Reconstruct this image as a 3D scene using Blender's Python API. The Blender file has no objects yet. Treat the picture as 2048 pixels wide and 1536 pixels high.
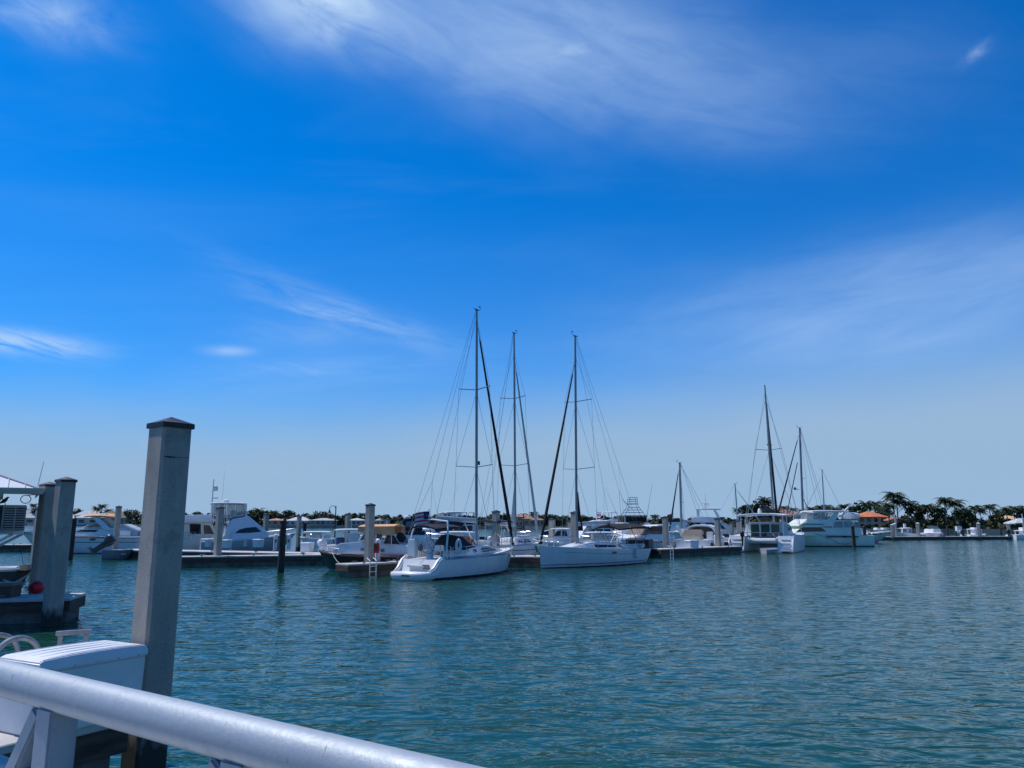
import bpy, bmesh, math, random
from mathutils import Vector, Matrix
random.seed(7)
R = math.radians
sc = bpy.context.scene
col = sc.collection

# ---------------------------------------------------------------- camera
FPX = 1520.0                      # focal length in pixels of a 2048 px wide frame
EYE = 2.9                         # eye height above the water
PITCH = math.atan(275.0 / FPX)
cam_data = bpy.data.cameras.new('camera')
cam_data.sensor_width = 36.0
cam_data.lens = FPX / 2048.0 * 36.0
cam_data.clip_start = 0.05
cam_data.clip_end = 6000.0
cam = bpy.data.objects.new('camera', cam_data)
col.objects.link(cam)
cam.location = (0, 0, EYE)
cam.rotation_euler = (R(90) + PITCH, 0, 0)
sc.camera = cam

# ---------------------------------------------------------------- sky, sun, exposure
SUN_EL, SUN_AZ = R(59), R(-65)    # azimuth measured from +Y towards +X
world = bpy.data.worlds.new('World')
sc.world = world
world.use_nodes = True
world.cycles.sampling_method = 'MANUAL'
world.cycles.sample_map_resolution = 512
wn, wl = world.node_tree.nodes, world.node_tree.links
wn.clear()

def wmath(op, a, b=None, c=None, clamp=False):
    n = wn.new('ShaderNodeMath'); n.operation = op; n.use_clamp = clamp
    for i, v in enumerate((a, b, c)):
        if v is None: continue
        if isinstance(v, (int, float)): n.inputs[i].default_value = v
        else: wl.new(v, n.inputs[i])
    return n.outputs[0]

def wmix(fac, a, b):
    n = wn.new('ShaderNodeMix'); n.data_type = 'RGBA'
    for i, v in ((0, fac), (6, a), (7, b)):
        if isinstance(v, (int, float)): n.inputs[i].default_value = v
        elif isinstance(v, tuple): n.inputs[i].default_value = (*v, 1)
        else: wl.new(v, n.inputs[i])
    return n.outputs[2]

sky = wn.new('ShaderNodeTexSky')
sky.sky_type = 'NISHITA'
sky.sun_disc = False
sky.sun_elevation = SUN_EL
sky.sun_rotation = SUN_AZ
sky.altitude = 0
sky.air_density = 1.0
sky.dust_density = 0.4
sky.ozone_density = 3.0
tint = wn.new('ShaderNodeMix'); tint.data_type = 'RGBA'; tint.blend_type = 'MULTIPLY'
tint.inputs[0].default_value = 1.0
wl.new(sky.outputs[0], tint.inputs[6])
SKY_TINT = (0.0, 0.69, 1.44)
tint.inputs[7].default_value = (*SKY_TINT, 1)
clear = tint.outputs[2]

tc = wn.new('ShaderNodeTexCoord')
sep = wn.new('ShaderNodeSeparateXYZ')
wl.new(tc.outputs['Generated'], sep.inputs[0])
DX, DY, DZ = sep.outputs
az = wmath('ARCTAN2', DX, DY)
el = wmath('ARCSINE', DZ)

def wnoise(vec, scale, detail=6, rough=0.55, dist=0.0):
    n = wn.new('ShaderNodeTexNoise'); n.inputs['Scale'].default_value = scale
    n.inputs['Detail'].default_value = detail; n.inputs['Roughness'].default_value = rough
    n.inputs['Distortion'].default_value = dist
    wl.new(vec, n.inputs['Vector']); return n.outputs['Fac']

def wvec(x, y, z=0.0):
    n = wn.new('ShaderNodeCombineXYZ')
    for i, v in enumerate((x, y, z)):
        if isinstance(v, (int, float)): n.inputs[i].default_value = v
        else: wl.new(v, n.inputs[i])
    return n.outputs[0]

def rotated(a0, e0, ang):
    """axes through a point of the sky: u along a streak, v across it"""
    da, de = wmath('SUBTRACT', az, a0), wmath('SUBTRACT', el, e0)
    c, s = math.cos(ang), math.sin(ang)
    u = wmath('ADD', wmath('MULTIPLY', da, c), wmath('MULTIPLY', de, s))
    v = wmath('SUBTRACT', wmath('MULTIPLY', de, c), wmath('MULTIPLY', da, s))
    return u, v

def smooth(x, lo, hi):
    n = wn.new('ShaderNodeMapRange'); n.interpolation_type = 'SMOOTHSTEP'
    wl.new(x, n.inputs[0])
    n.inputs[1].default_value = lo; n.inputs[2].default_value = hi
    n.inputs[3].default_value = 0.0; n.inputs[4].default_value = 1.0
    return n.outputs[0]

def pix_dir(px, py):
    u, v = (px - 1024) / FPX, (768 - py) / FPX
    d = Vector((u, math.cos(PITCH) - v * math.sin(PITCH), math.sin(PITCH) + v * math.cos(PITCH))).normalized()
    return math.atan2(d.x, d.y), math.asin(d.z)

warp = wnoise(wvec(wmath('MULTIPLY', az, 2.0), wmath('MULTIPLY', el, 3.0)), 2.2, 4, 0.5)
def wisps(slope, stretch, scale, detail, z):
    u, v = rotated(0.0, 0.25, slope)
    return wnoise(wvec(u, wmath('MULTIPLY', v, stretch), z), scale, detail, 0.6, 0.5)
WISP = {'fall': wisps(-0.28, 4.0, 6.0, 5, 1.3), 'rise': wisps(0.14, 5.0, 5.0, 4, 7.1), 'puff': wisps(-0.1, 2.0, 17.0, 4, 4.4), 'streak': wisps(-0.2, 6.0, 11.0, 5, 2.2)}
def cirrus(px0, py0, px1, py1, halfw, amp, kind='fall', contrast=(0.35, 0.75), soft=1.0):
    """a streak of cirrus between two directions of the sky"""
    a0, e0 = pix_dir(px0, py0); a1, e1 = pix_dir(px1, py1)
    ang = math.atan2(e1 - e0, a1 - a0); half = math.hypot(a1 - a0, e1 - e0) / 2
    u, v = rotated((a0 + a1) / 2, (e0 + e1) / 2, ang)
    w = halfw / FPX
    vv = wmath('ADD', v, wmath('MULTIPLY', wmath('SUBTRACT', warp, 0.5), w * 1.6))
    r2 = wmath('ADD', wmath('POWER', wmath('DIVIDE', u, half), 2.0), wmath('POWER', wmath('DIVIDE', vv, w), 2.0))
    g = wmath('POWER', 2.718, wmath('MULTIPLY', r2, -soft))
    return wmath('MULTIPLY', wmath('MULTIPLY', g, smooth(WISP[kind], *contrast)), amp)

cloud = None
for args in (
    dict(px0=470, py0=-55, px1=780, py1=50, halfw=62, kind='fall', amp=0.80, contrast=(0.15, 0.75)),
    dict(px0=560, py0=-10, px1=740, py1=40, halfw=40, kind='puff', amp=0.45, contrast=(0.1, 0.8)),
    dict(px0=640, py0=-40, px1=1640, py1=180, halfw=105, kind='fall', amp=0.46, contrast=(-0.2, 0.9)),
    dict(px0=800, py0=-140, px1=1400, py1=20, halfw=130, kind='fall', amp=0.30, contrast=(-0.4, 1.0)),
    dict(px0=-60, py0=-20, px1=220, py1=55, halfw=42, kind='puff', amp=0.62, contrast=(0.05, 0.85)),
    dict(px0=-90, py0=668, px1=175, py1=702, halfw=20, kind='streak', amp=0.85, contrast=(0.32, 0.62)),
    dict(px0=415, py0=700, px1=500, py1=704, halfw=9, kind='fall', amp=0.5, contrast=(0.1, 0.6)),
    dict(px0=480, py0=545, px1=900, py1=700, halfw=30, kind='streak', amp=0.36, contrast=(0.22, 0.8)),
    dict(px0=450, py0=650, px1=720, py1=685, halfw=30, kind='fall', amp=0.26, contrast=(0.15, 0.85)),
    dict(px0=520, py0=600, px1=760, py1=655, halfw=16, kind='streak', amp=0.30, contrast=(0.3, 0.75)),
    dict(px0=440, py0=735, px1=760, py1=748, halfw=14, kind='streak', amp=0.22, contrast=(0.3, 0.8)),
    dict(px0=300, py0=770, px1=900, py1=720, halfw=50, kind='rise', amp=0.22, contrast=(0.0, 0.9)),
    dict(px0=1250, py0=690, px1=2300, py1=560, halfw=90, kind='rise', amp=0.46, contrast=(-0.25, 0.95)),
    dict(px0=1500, py0=560, px1=2300, py1=470, halfw=60, kind='rise', amp=0.22, contrast=(-0.1, 0.9)),
    dict(px0=1925, py0=130, px1=1978, py1=88, halfw=9, kind='puff', amp=0.32, contrast=(0.3, 0.7)),
    dict(px0=1095, py0=105, px1=1180, py1=98, halfw=12, kind='puff', amp=0.25, contrast=(0.35, 0.65)),
):
    c = cirrus(**args)
    cloud = c if cloud is None else wmath('ADD', cloud, c)
# thin cirrus over the rest of the sky
plane = wvec(wmath('DIVIDE', DX, wmath('ADD', wmath('MAXIMUM', DZ, 0.0), 0.12)),
             wmath('DIVIDE', DY, wmath('MULTIPLY', wmath('ADD', wmath('MAXIMUM', DZ, 0.0), 0.12), 0.35)))
thin = wmath('MULTIPLY', smooth(wnoise(plane, 0.8, 4, 0.6, 0.5), 0.45, 0.9), 0.07)
cloud = wmath('ADD', cloud, thin, clamp=True)
# milky veil of haze low over the horizon, its upper edge uneven
edge = wmath('ADD', el, wmath('MULTIPLY', wmath('SUBTRACT', warp, 0.5), 0.05))
edge = wmath('SUBTRACT', edge, wmath('MULTIPLY', wmath('SINE', az), 0.055))
veil = wmath('SUBTRACT', 1.0, smooth(edge, 0.08, 0.215))
veil = wmath('ADD', wmath('MULTIPLY', veil, 0.80), wmath('MULTIPLY', wmath('SUBTRACT', 1.0, smooth(el, 0.10, 0.46)), 0.20), clamp=True)
CLOUD_COL = (0.49, 0.68, 0.94)
VEIL_COL = (0.312, 0.475, 0.685)
BG = 0.10
lit = wmix(veil, clear, tuple(v / BG for v in VEIL_COL))
lit = wmix(cloud, lit, tuple(v / BG for v in CLOUD_COL))
bg = wn.new('ShaderNodeBackground')
wl.new(lit, bg.inputs[0]); bg.inputs[1].default_value = BG
wo = wn.new('ShaderNodeOutputWorld')
wl.new(bg.outputs[0], wo.inputs[0])

sun_data = bpy.data.lights.new('sun', 'SUN')
sun_data.energy = 4.0
sun_data.angle = R(0.53)
sun_data.color = (1.0, 0.95, 0.9)
sun = bpy.data.objects.new('sun', sun_data)
col.objects.link(sun)
sun_dir = Vector((math.cos(SUN_EL) * math.sin(SUN_AZ), math.cos(SUN_EL) * math.cos(SUN_AZ), math.sin(SUN_EL)))
sun.rotation_euler = sun_dir.to_track_quat('Z', 'Y').to_euler()
sun.location = sun_dir * 60

sc.view_settings.view_transform = 'Standard'
sc.view_settings.look = 'None'
sc.view_settings.exposure = 0.0
sc.view_settings.gamma = 1.0
sc.view_settings.use_curve_mapping = False

# ---------------------------------------------------------------- measuring helpers
CT, ST = math.cos(PITCH), math.sin(PITCH)
def ray(px, py):
    u, v = (px - 1024) / FPX, (768 - py) / FPX
    return Vector((u, CT - v * ST, ST + v * CT))
def gp(px, py, z=0.0):
    d = ray(px, py); t = (z - EYE) / d.z
    return Vector((d.x * t, d.y * t, z))
def at(px, py, dist):
    d = ray(px, py); t = dist / d.y
    return Vector((d.x * t, dist, EYE + d.z * t))

# ---------------------------------------------------------------- mesh building
class MB:
    def __init__(self): self.v, self.f = [], []
    def add(self, vs, fs):
        o = len(self.v)
        self.v += [tuple(p) for p in vs]
        self.f += [tuple(i + o for i in f) for f in fs]
        return self
    def box(self, c, s, rz=0.0, ry=0.0, rx=0.0):
        m = Matrix.Rotation(rz, 3, 'Z') @ Matrix.Rotation(ry, 3, 'Y') @ Matrix.Rotation(rx, 3, 'X')
        c = Vector(c); vs = []
        for x in (-.5, .5):
            for y in (-.5, .5):
                for z in (-.5, .5):
                    vs.append(c + m @ Vector((x * s[0], y * s[1], z * s[2])))
        return self.add(vs, [(0, 1, 3, 2), (4, 6, 7, 5), (0, 4, 5, 1), (2, 3, 7, 6), (0, 2, 6, 4), (1, 5, 7, 3)])
    def bar(self, p0, p1, w, h=None, up=(0, 0, 1)):
        p0, p1 = Vector(p0), Vector(p1); h = h or w
        d = (p1 - p0).normalized(); u = Vector(up)
        if abs(d.dot(u)) > 0.98: u = Vector((1, 0, 0))
        s = d.cross(u).normalized(); u = s.cross(d).normalized()
        vs = [p + s * a * w / 2 + u * b * h / 2 for p in (p0, p1) for a, b in ((-1, -1), (1, -1), (1, 1), (-1, 1))]
        return self.add(vs, [(0, 1, 2, 3), (7, 6, 5, 4), (0, 4, 5, 1), (1, 5, 6, 2), (2, 6, 7, 3), (3, 7, 4, 0)])
    def tube(self, pts, r, n=6, cap=True):
        pts = [Vector(p) for p in pts]; rs = r if isinstance(r, (list, tuple)) else [r] * len(pts)
        vs = []; ref = None
        for i, p in enumerate(pts):
            d = (pts[min(i + 1, len(pts) - 1)] - pts[max(i - 1, 0)])
            d = d.normalized() if d.length > 1e-9 else Vector((0, 0, 1))
            if ref is None:
                ref = Vector((0, 0, 1)) if abs(d.z) < 0.9 else Vector((1, 0, 0))
            s = d.cross(ref)
            if s.length < 1e-4: s = d.cross(Vector((0, 1, 0)))
            s.normalize(); u = s.cross(d); ref = u
            for k in range(n):
                a = 2 * math.pi * k / n
                vs.append(p + (s * math.cos(a) + u * math.sin(a)) * rs[i])
        fs = [(i * n + k, i * n + (k + 1) % n, (i + 1) * n + (k + 1) % n, (i + 1) * n + k) for i in range(len(pts) - 1) for k in range(n)]
        if cap:
            fs.append(tuple(range(n))[::-1]); fs.append(tuple((len(pts) - 1) * n + k for k in range(n)))
        return self.add(vs, fs)
    def lathe(self, prof, c=(0, 0, 0), n=12):
        c = Vector(c); vs = []; m = len(prof)
        for k in range(n):
            a = 2 * math.pi * k / n
            for r, z in prof: vs.append(c + Vector((r * math.cos(a), r * math.sin(a), z)))
        fs = [(k * m + i, ((k + 1) % n) * m + i, ((k + 1) % n) * m + i + 1, k * m + i + 1) for k in range(n) for i in range(m - 1)]
        return self.add(vs, fs)
    def ball(self, c, r, n=8, sx=1, sy=1, sz=1):
        prof = [(max(1e-4, math.sin(math.pi * i / n)), -math.cos(math.pi * i / n)) for i in range(n + 1)]
        o = len(self.v); self.lathe(prof, (0, 0, 0), n + 2)
        for i in range(o, len(self.v)):
            x, y, z = self.v[i]; self.v[i] = (c[0] + x * r * sx, c[1] + y * r * sy, c[2] + z * r * sz)
        return self
    def loft(self, rings, cap=True, closed=True):
        n = len(rings[0]); vs = [p for r in rings for p in r]
        rng = range(n) if closed else range(n - 1)
        fs = [(i * n + k, i * n + (k + 1) % n, (i + 1) * n + (k + 1) % n, (i + 1) * n + k) for i in range(len(rings) - 1) for k in rng]
        if cap: fs += [tuple(range(n))[::-1], tuple((len(rings) - 1) * n + k for k in range(n))]
        return self.add(vs, fs)
    def prism(self, outline, wfn):
        """outline of (x, z) points, extruded to both sides by wfn(x, z)"""
        a = [(x, -wfn(x, z), z) for x, z in outline]; b = [(x, wfn(x, z), z) for x, z in outline]
        return self.loft([a, b])
    def plate(self, pts, th):
        """flat polygon given thickness along its normal"""
        pts = [Vector(p) for p in pts]
        nrm = Vector((0, 0, 0))
        for i in range(len(pts)):
            nrm += (pts[i] - pts[0]).cross(pts[(i + 1) % len(pts)] - pts[0])
        nrm = nrm.normalized() * th / 2
        return self.loft([[p - nrm for p in pts], [p + nrm for p in pts]])
    def mesh(self, name, mt, smooth=False, bevel=0.0, seg=2, ang=35):
        me = bpy.data.meshes.new(name)
        me.from_pydata(self.v, [], self.f)
        bm = bmesh.new(); bm.from_mesh(me)
        bmesh.ops.recalc_face_normals(bm, faces=bm.faces)
        if bevel:
            bmesh.ops.remove_doubles(bm, verts=bm.verts, dist=1e-5)
            es = [e for e in bm.edges if len(e.link_faces) == 2 and e.calc_face_angle(0) > R(25)]
            bmesh.ops.bevel(bm, geom=es, offset=bevel, segments=seg, affect='EDGES', clamp_overlap=True)
            smooth = True
        bm.to_mesh(me); bm.free()
        if smooth:
            me.polygons.foreach_set('use_smooth', [True] * len(me.polygons))
            me.set_sharp_from_angle(angle=R(ang))
        me.materials.append(mt)
        return me
    def build(self, name, mt, parent=None, **kw):
        o = bpy.data.objects.new(name, self.mesh(name, mt, **kw))
        col.objects.link(o); o.parent = parent
        return o

def tag(o, label=None, cat=None, group=None, kind=None):
    if label: o['label'] = label
    if cat: o['category'] = cat
    if group: o['group'] = group
    if kind: o['kind'] = kind
    return o
def thing(name, label, cat, loc=(0, 0, 0), rz=0.0, group=None):
    o = bpy.data.objects.new(name, None); col.objects.link(o)
    o.empty_display_size = 0.2
    o.location = loc; o.rotation_euler = (0, 0, rz)
    return tag(o, label, cat, group)
def share(name, me, parent, loc=(0, 0, 0), rz=0.0, sc_=1.0):
    o = bpy.data.objects.new(name, me); col.objects.link(o); o.parent = parent
    o.location = loc; o.rotation_euler = (0, 0, rz); o.scale = (sc_,) * 3
    return o
def copy_tree(o, parent=None):
    c = o.copy(); col.objects.link(c); c.parent = parent
    for ch in list(o.children): copy_tree(ch, c)
    return c

# ---------------------------------------------------------------- materials
MATS = {}
def nodes_of(name):
    m = bpy.data.materials.new(name); m.use_nodes = True
    nt = m.node_tree; b = nt.nodes['Principled BSDF']
    return m, nt, b
def nn(nt, t, **kw):
    n = nt.nodes.new(t)
    for k, v in kw.items(): setattr(n, k, v)
    return n
def mat(name, c, rough=0.5, metal=0.0, var=0.10, scale=3.0, bump=0.0, bscale=40.0, stretch=(1, 1, 1), c2=None, lo=0.35, hi=0.65, spec=0.5, detail=5):
    if name in MATS: return MATS[name]
    m, nt, b = nodes_of(name); L = nt.links.new
    b.inputs['Roughness'].default_value = rough; b.inputs['Metallic'].default_value = metal
    b.inputs['Specular IOR Level'].default_value = spec
    b.inputs['Base Color'].default_value = (*c, 1)
    if var or c2 or bump:
        t = nn(nt, 'ShaderNodeTexCoord'); mp = nn(nt, 'ShaderNodeMapping'); mp.inputs['Scale'].default_value = stretch
        L(t.outputs['Object'], mp.inputs['Vector'])
        n = nn(nt, 'ShaderNodeTexNoise'); n.inputs['Scale'].default_value = scale; n.inputs['Detail'].default_value = detail
        n.inputs['Roughness'].default_value = 0.6
        L(mp.outputs[0], n.inputs['Vector'])
        rmp = nn(nt, 'ShaderNodeValToRGB'); L(n.outputs['Fac'], rmp.inputs[0])
        d = c2 or tuple(v * (1 - var * 1.6) for v in c); e = c if c2 else tuple(min(1, v * (1 + var)) for v in c)
        rmp.color_ramp.elements[0].position = lo; rmp.color_ramp.elements[1].position = hi
        rmp.color_ramp.elements[0].color = (*d, 1); rmp.color_ramp.elements[1].color = (*e, 1)
        L(rmp.outputs[0], b.inputs['Base Color'])
        if bump:
            n2 = nn(nt, 'ShaderNodeTexNoise'); n2.inputs['Scale'].default_value = bscale; n2.inputs['Detail'].default_value = 4
            L(mp.outputs[0], n2.inputs['Vector'])
            bp = nn(nt, 'ShaderNodeBump'); bp.inputs['Strength'].default_value = bump; bp.inputs['Distance'].default_value = 0.02
            L(n2.outputs['Fac'], bp.inputs['Height']); L(bp.outputs[0], b.inputs['Normal'])
    MATS[name] = m
    return m
def banded(name, c, bands, rough=0.28, var=0.06):
    """paint with horizontal bands: list of (z0, z1, colour) in the object's own height"""
    if name in MATS: return MATS[name]
    m, nt, b = nodes_of(name); L = nt.links.new
    b.inputs['Roughness'].default_value = rough
    t = nn(nt, 'ShaderNodeTexCoord'); s = nn(nt, 'ShaderNodeSeparateXYZ'); L(t.outputs['Object'], s.inputs[0])
    n = nn(nt, 'ShaderNodeTexNoise'); n.inputs['Scale'].default_value = 1.3; n.inputs['Detail'].default_value = 5
    mp = nn(nt, 'ShaderNodeMapping'); mp.inputs['Scale'].default_value = (1, 1, 0.35); L(t.outputs['Object'], mp.inputs[0]); L(mp.outputs[0], n.inputs['Vector'])
    rmp = nn(nt, 'ShaderNodeValToRGB'); L(n.outputs['Fac'], rmp.inputs[0])
    rmp.color_ramp.elements[0].position = 0.3; rmp.color_ramp.elements[1].position = 0.7
    rmp.color_ramp.elements[0].color = (*[v * (1 - 1.5 * var) for v in c], 1); rmp.color_ramp.elements[1].color = (*[min(1, v * (1 + var)) for v in c], 1)
    out = rmp.outputs[0]
    for z0, z1, cc in bands:
        mr = []
        for z, op in ((z0, 'GREATER_THAN'), (z1, 'LESS_THAN')):
            k = nn(nt, 'ShaderNodeMath', operation=op); L(s.outputs[2], k.inputs[0]); k.inputs[1].default_value = z; mr.append(k.outputs[0])
        k = nn(nt, 'ShaderNodeMath', operation='MULTIPLY'); L(mr[0], k.inputs[0]); L(mr[1], k.inputs[1])
        mx = nn(nt, 'ShaderNodeMix', data_type='RGBA'); L(k.outputs[0], mx.inputs[0]); L(out, mx.inputs[6]); mx.inputs[7].default_value = (*cc, 1)
        out = mx.outputs[2]
    L(out, b.inputs['Base Color'])
    MATS[name] = m
    return m

WHITE = mat('white_gelcoat', (0.74, 0.75, 0.74), 0.28, var=0.05, scale=1.5)
CREAM = mat('cream_gelcoat', (0.66, 0.66, 0.58), 0.3, var=0.05, scale=1.5)
DECKW = mat('deck_nonskid', (0.66, 0.67, 0.66), 0.6, var=0.08, scale=3)
GLASS = mat('dark_tinted_glass', (0.012, 0.014, 0.018), 0.06, var=0.0)
PGLASS = mat('pale_window_glass', (0.10, 0.16, 0.18), 0.05, var=0.2, scale=1.2)
CLEARV = mat('clear_vinyl', (0.30, 0.36, 0.40), 0.12, var=0.35, scale=2.2, stretch=(2, 2, .6))
CLEARV.node_tree.nodes['Principled BSDF'].inputs['Alpha'].default_value = 0.35
PGLASS.node_tree.nodes['Principled BSDF'].inputs['Alpha'].default_value = 0.6
NAVY = mat('navy_canvas', (0.010, 0.014, 0.030), 0.85, var=0.3, scale=5)
BLACK = mat('black_canvas', (0.010, 0.010, 0.012), 0.85, var=0.3, scale=5)
TAN = mat('tan_canvas', (0.66, 0.36, 0.17), 0.85, var=0.12, scale=3)
BROWNC = mat('brown_canvas', (0.20, 0.15, 0.12), 0.85, var=0.15, scale=3)
STEEL = mat('stainless_steel', (0.55, 0.57, 0.60), 0.25, metal=1.0, var=0.05)
WIRE = mat('rigging_wire', (0.30, 0.36, 0.40), 0.45, metal=0.4, var=0.0)
MAST = mat('grey_mast_paint', (0.26, 0.28, 0.30), 0.4, metal=0.3, var=0.08, scale=2)
MASTW = mat('white_mast_paint', (0.55, 0.57, 0.58), 0.4, var=0.08, scale=2)
ALU = mat('brushed_aluminium', (0.62, 0.64, 0.67), 0.38, metal=0.7, var=0.10, scale=6, bump=0.05, bscale=90)
BLKP = mat('black_plastic', (0.012, 0.012, 0.014), 0.45, var=0.2, scale=6)
RUBBER = mat('black_rubber', (0.010, 0.010, 0.010), 0.8, var=0.2)
GREYP = mat('grey_plastic', (0.16, 0.17, 0.19), 0.4, var=0.12, scale=4)
RED = mat('red_paint', (0.55, 0.02, 0.02), 0.4, var=0.1)
ORANGE = mat('orange_fabric', (0.75, 0.25, 0.05), 0.8, var=0.2, scale=6)
ROPE = mat('white_rope', (0.55, 0.52, 0.46), 0.9, var=0.2, scale=20)
WOODP = mat('dark_creosoted_timber', (0.045, 0.034, 0.028), 0.85, var=0.35, scale=5, bump=0.5, bscale=25, stretch=(3, 3, .4))
TEAK = mat('teak_wood', (0.16, 0.07, 0.035), 0.5, var=0.2, scale=8, stretch=(.4, 4, 4))
WHITEP = mat('white_plastic', (0.74, 0.74, 0.74), 0.4, var=0.06, scale=2)
FLAGR = mat('faded_flag_red', (0.60, 0.07, 0.10), 0.8, var=0.15)
FLAGB = mat('flag_blue', (0.02, 0.03, 0.10), 0.8, var=0.15)
FLAGW = mat('flag_white', (0.65, 0.64, 0.64), 0.8, var=0.1)

# ---------------------------------------------------------------- water
def water_material():
    m, nt, b = nodes_of('harbour_water'); L = nt.links.new
    b.inputs['Base Color'].default_value = (0.008, 0.056, 0.037, 1)
    b.inputs['Specular Tint'].default_value = (0.80, 1.0, 0.88, 1)
    b.inputs['Roughness'].default_value = 0.085
    b.inputs['IOR'].default_value = 1.333
    t = nn(nt, 'ShaderNodeTexCoord')
    def layer(rot, sx, sy, scale, detail, rough, dist=0.0):
        mp = nn(nt, 'ShaderNodeMapping'); mp.inputs['Rotation'].default_value = (0, 0, rot)
        mp.inputs['Scale'].default_value = (sx, sy, 1)
        L(t.outputs['Object'], mp.inputs[0])
        n = nn(nt, 'ShaderNodeTexNoise'); n.noise_dimensions = '2D'
        n.inputs['Scale'].default_value = scale; n.inputs['Detail'].default_value = detail
        n.inputs['Roughness'].default_value = rough; n.inputs['Distortion'].default_value = dist
        L(mp.outputs[0], n.inputs['Vector'])
        return n.outputs['Fac']
    def mul(a, k):
        x = nn(nt, 'ShaderNodeMath', operation='MULTIPLY'); L(a, x.inputs[0])
        if isinstance(k, float): x.inputs[1].default_value = k
        else: L(k, x.inputs[1])
        return x.outputs[0]
    def add(a, c):
        x = nn(nt, 'ShaderNodeMath', operation='ADD'); L(a, x.inputs[0]); L(c, x.inputs[1]); return x.outputs[0]
    swell = mul(layer(R(-26), 0.5, 1.0, 0.5, 2, 0.5), 0.15)
    chop = mul(layer(R(-22), 0.52, 1.0, 1.6, 3, 0.55, 0.6), 0.155)
    cross = mul(layer(R(24), 0.6, 1.0, 2.6, 2, 0.5), 0.07)
    ripple = mul(layer(R(-8), 0.5, 1.0, 6.5, 2, 0.55), 0.018)
    h = add(add(swell, chop), add(cross, ripple))
    # gusts: patches where the wind roughens the water more
    gust = layer(R(-10), 0.35, 1.0, 0.055, 3, 0.5)
    g = nn(nt, 'ShaderNodeMapRange'); L(gust, g.inputs[0]); g.inputs[1].default_value = 0.35; g.inputs[2].default_value = 0.65
    g.inputs[3].default_value = 0.62; g.inputs[4].default_value = 1.25
    h = mul(h, g.outputs[0])
    bp = nn(nt, 'ShaderNodeBump'); bp.inputs['Strength'].default_value = 1.0; bp.inputs['Distance'].default_value = 0.52
    L(h, bp.inputs['Height']); L(bp.outputs[0], b.inputs['Normal'])
    # steep little facets of the chop, as slopes rather than heights so that they do not fade out far away
    mp = nn(nt, 'ShaderNodeMapping'); mp.inputs['Rotation'].default_value = (0, 0, R(-20)); mp.inputs['Scale'].default_value = (0.55, 1, 1); L(t.outputs['Object'], mp.inputs[0])
    nz = nn(nt, 'ShaderNodeTexNoise'); nz.noise_dimensions = '2D'; nz.inputs['Scale'].default_value = 3.4; nz.inputs['Detail'].default_value = 2.0
    L(mp.outputs[0], nz.inputs['Vector'])
    sp = nn(nt, 'ShaderNodeSeparateColor'); L(nz.outputs['Color'], sp.inputs[0])
    def slope(o, k):
        a = nn(nt, 'ShaderNodeMath', operation='SUBTRACT'); L(o, a.inputs[0]); a.inputs[1].default_value = 0.5
        return mul(a.outputs[0], k)
    cx = nn(nt, 'ShaderNodeCombineXYZ'); L(slope(sp.outputs[0], 0.42), cx.inputs[0]); L(slope(sp.outputs[1], 0.36), cx.inputs[1]); cx.inputs[2].default_value = 1.0
    vn = nn(nt, 'ShaderNodeVectorMath', operation='NORMALIZE'); L(cx.outputs[0], vn.inputs[0]); L(vn.outputs[0], bp.inputs['Normal'])
    return m
WATER = water_material()
w = MB(); w.add([(-3000, -200, 0), (3000, -200, 0), (3000, 5000, 0), (-3000, 5000, 0)], [(0, 1, 2, 3)])
tag(w.build('water', WATER), kind='structure')

# ---------------------------------------------------------------- docks
DECKM = mat('dock_deck_concrete', (0.50, 0.48, 0.46), 0.8, var=0.12, scale=1.6, bump=0.15, bscale=60)
FASCIA = mat('dark_dock_timber', (0.085, 0.055, 0.040), 0.8, var=0.35, scale=3, bump=0.4, bscale=20, stretch=(.5, .5, 4))
FLOAT = mat('weathered_float_concrete', (0.13, 0.13, 0.12), 0.85, var=0.3, scale=2.0, bump=0.2, bscale=30)
DECK_Z = 0.7
def dock(label, p0, p1, width, z=DECK_Z, cleats=3, group='floating docks'):
    p0, p1 = Vector((p0[0], p0[1], 0)), Vector((p1[0], p1[1], 0))
    L = (p1 - p0).length; a = math.atan2(p1.y - p0.y, p1.x - p0.x)
    t = thing('floating_dock', label, 'dock', (p0 + p1) / 2, a, group)
    n = max(1, round(L / 3.0))
    for i in range(n):       # concrete deck panels with joints between them
        x0 = -L / 2 + L * i / n
        MB().box((x0 + L / n / 2, 0, z - 0.045), (L / n - 0.025, width, 0.09)).build('deck_panel', DECKM, t, bevel=0.012, seg=1)
    for s in (-1, 1):
        MB().box((0, s * (width / 2 - 0.06), z - 0.24), (L - 0.02, 0.09, 0.30)).build('fascia_board', FASCIA, t)
        MB().box((s * (L / 2 - 0.06), 0, z - 0.24), (0.09, width - 0.22, 0.295)).build('fascia_board', FASCIA, t)
    MB().box((0, 0, 0.02), (L - 0.24, width - 0.24, 0.76)).build('float', FLOAT, t, bevel=0.03, seg=1)
    for i in range(cleats):
        for s in (-1, 1):
            x = -L / 2 + L * (i + 0.5) / cleats
            c = MB(); c.box((x, s * (width / 2 - 0.16), z + 0.03), (0.10, 0.05, 0.06)); c.tube([(x - 0.16, s * (width / 2 - 0.16), z + 0.08), (x + 0.16, s * (width / 2 - 0.16), z + 0.08)], 0.02, 5)
            c.build('cleat', GREYP, t)
    return t

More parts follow.
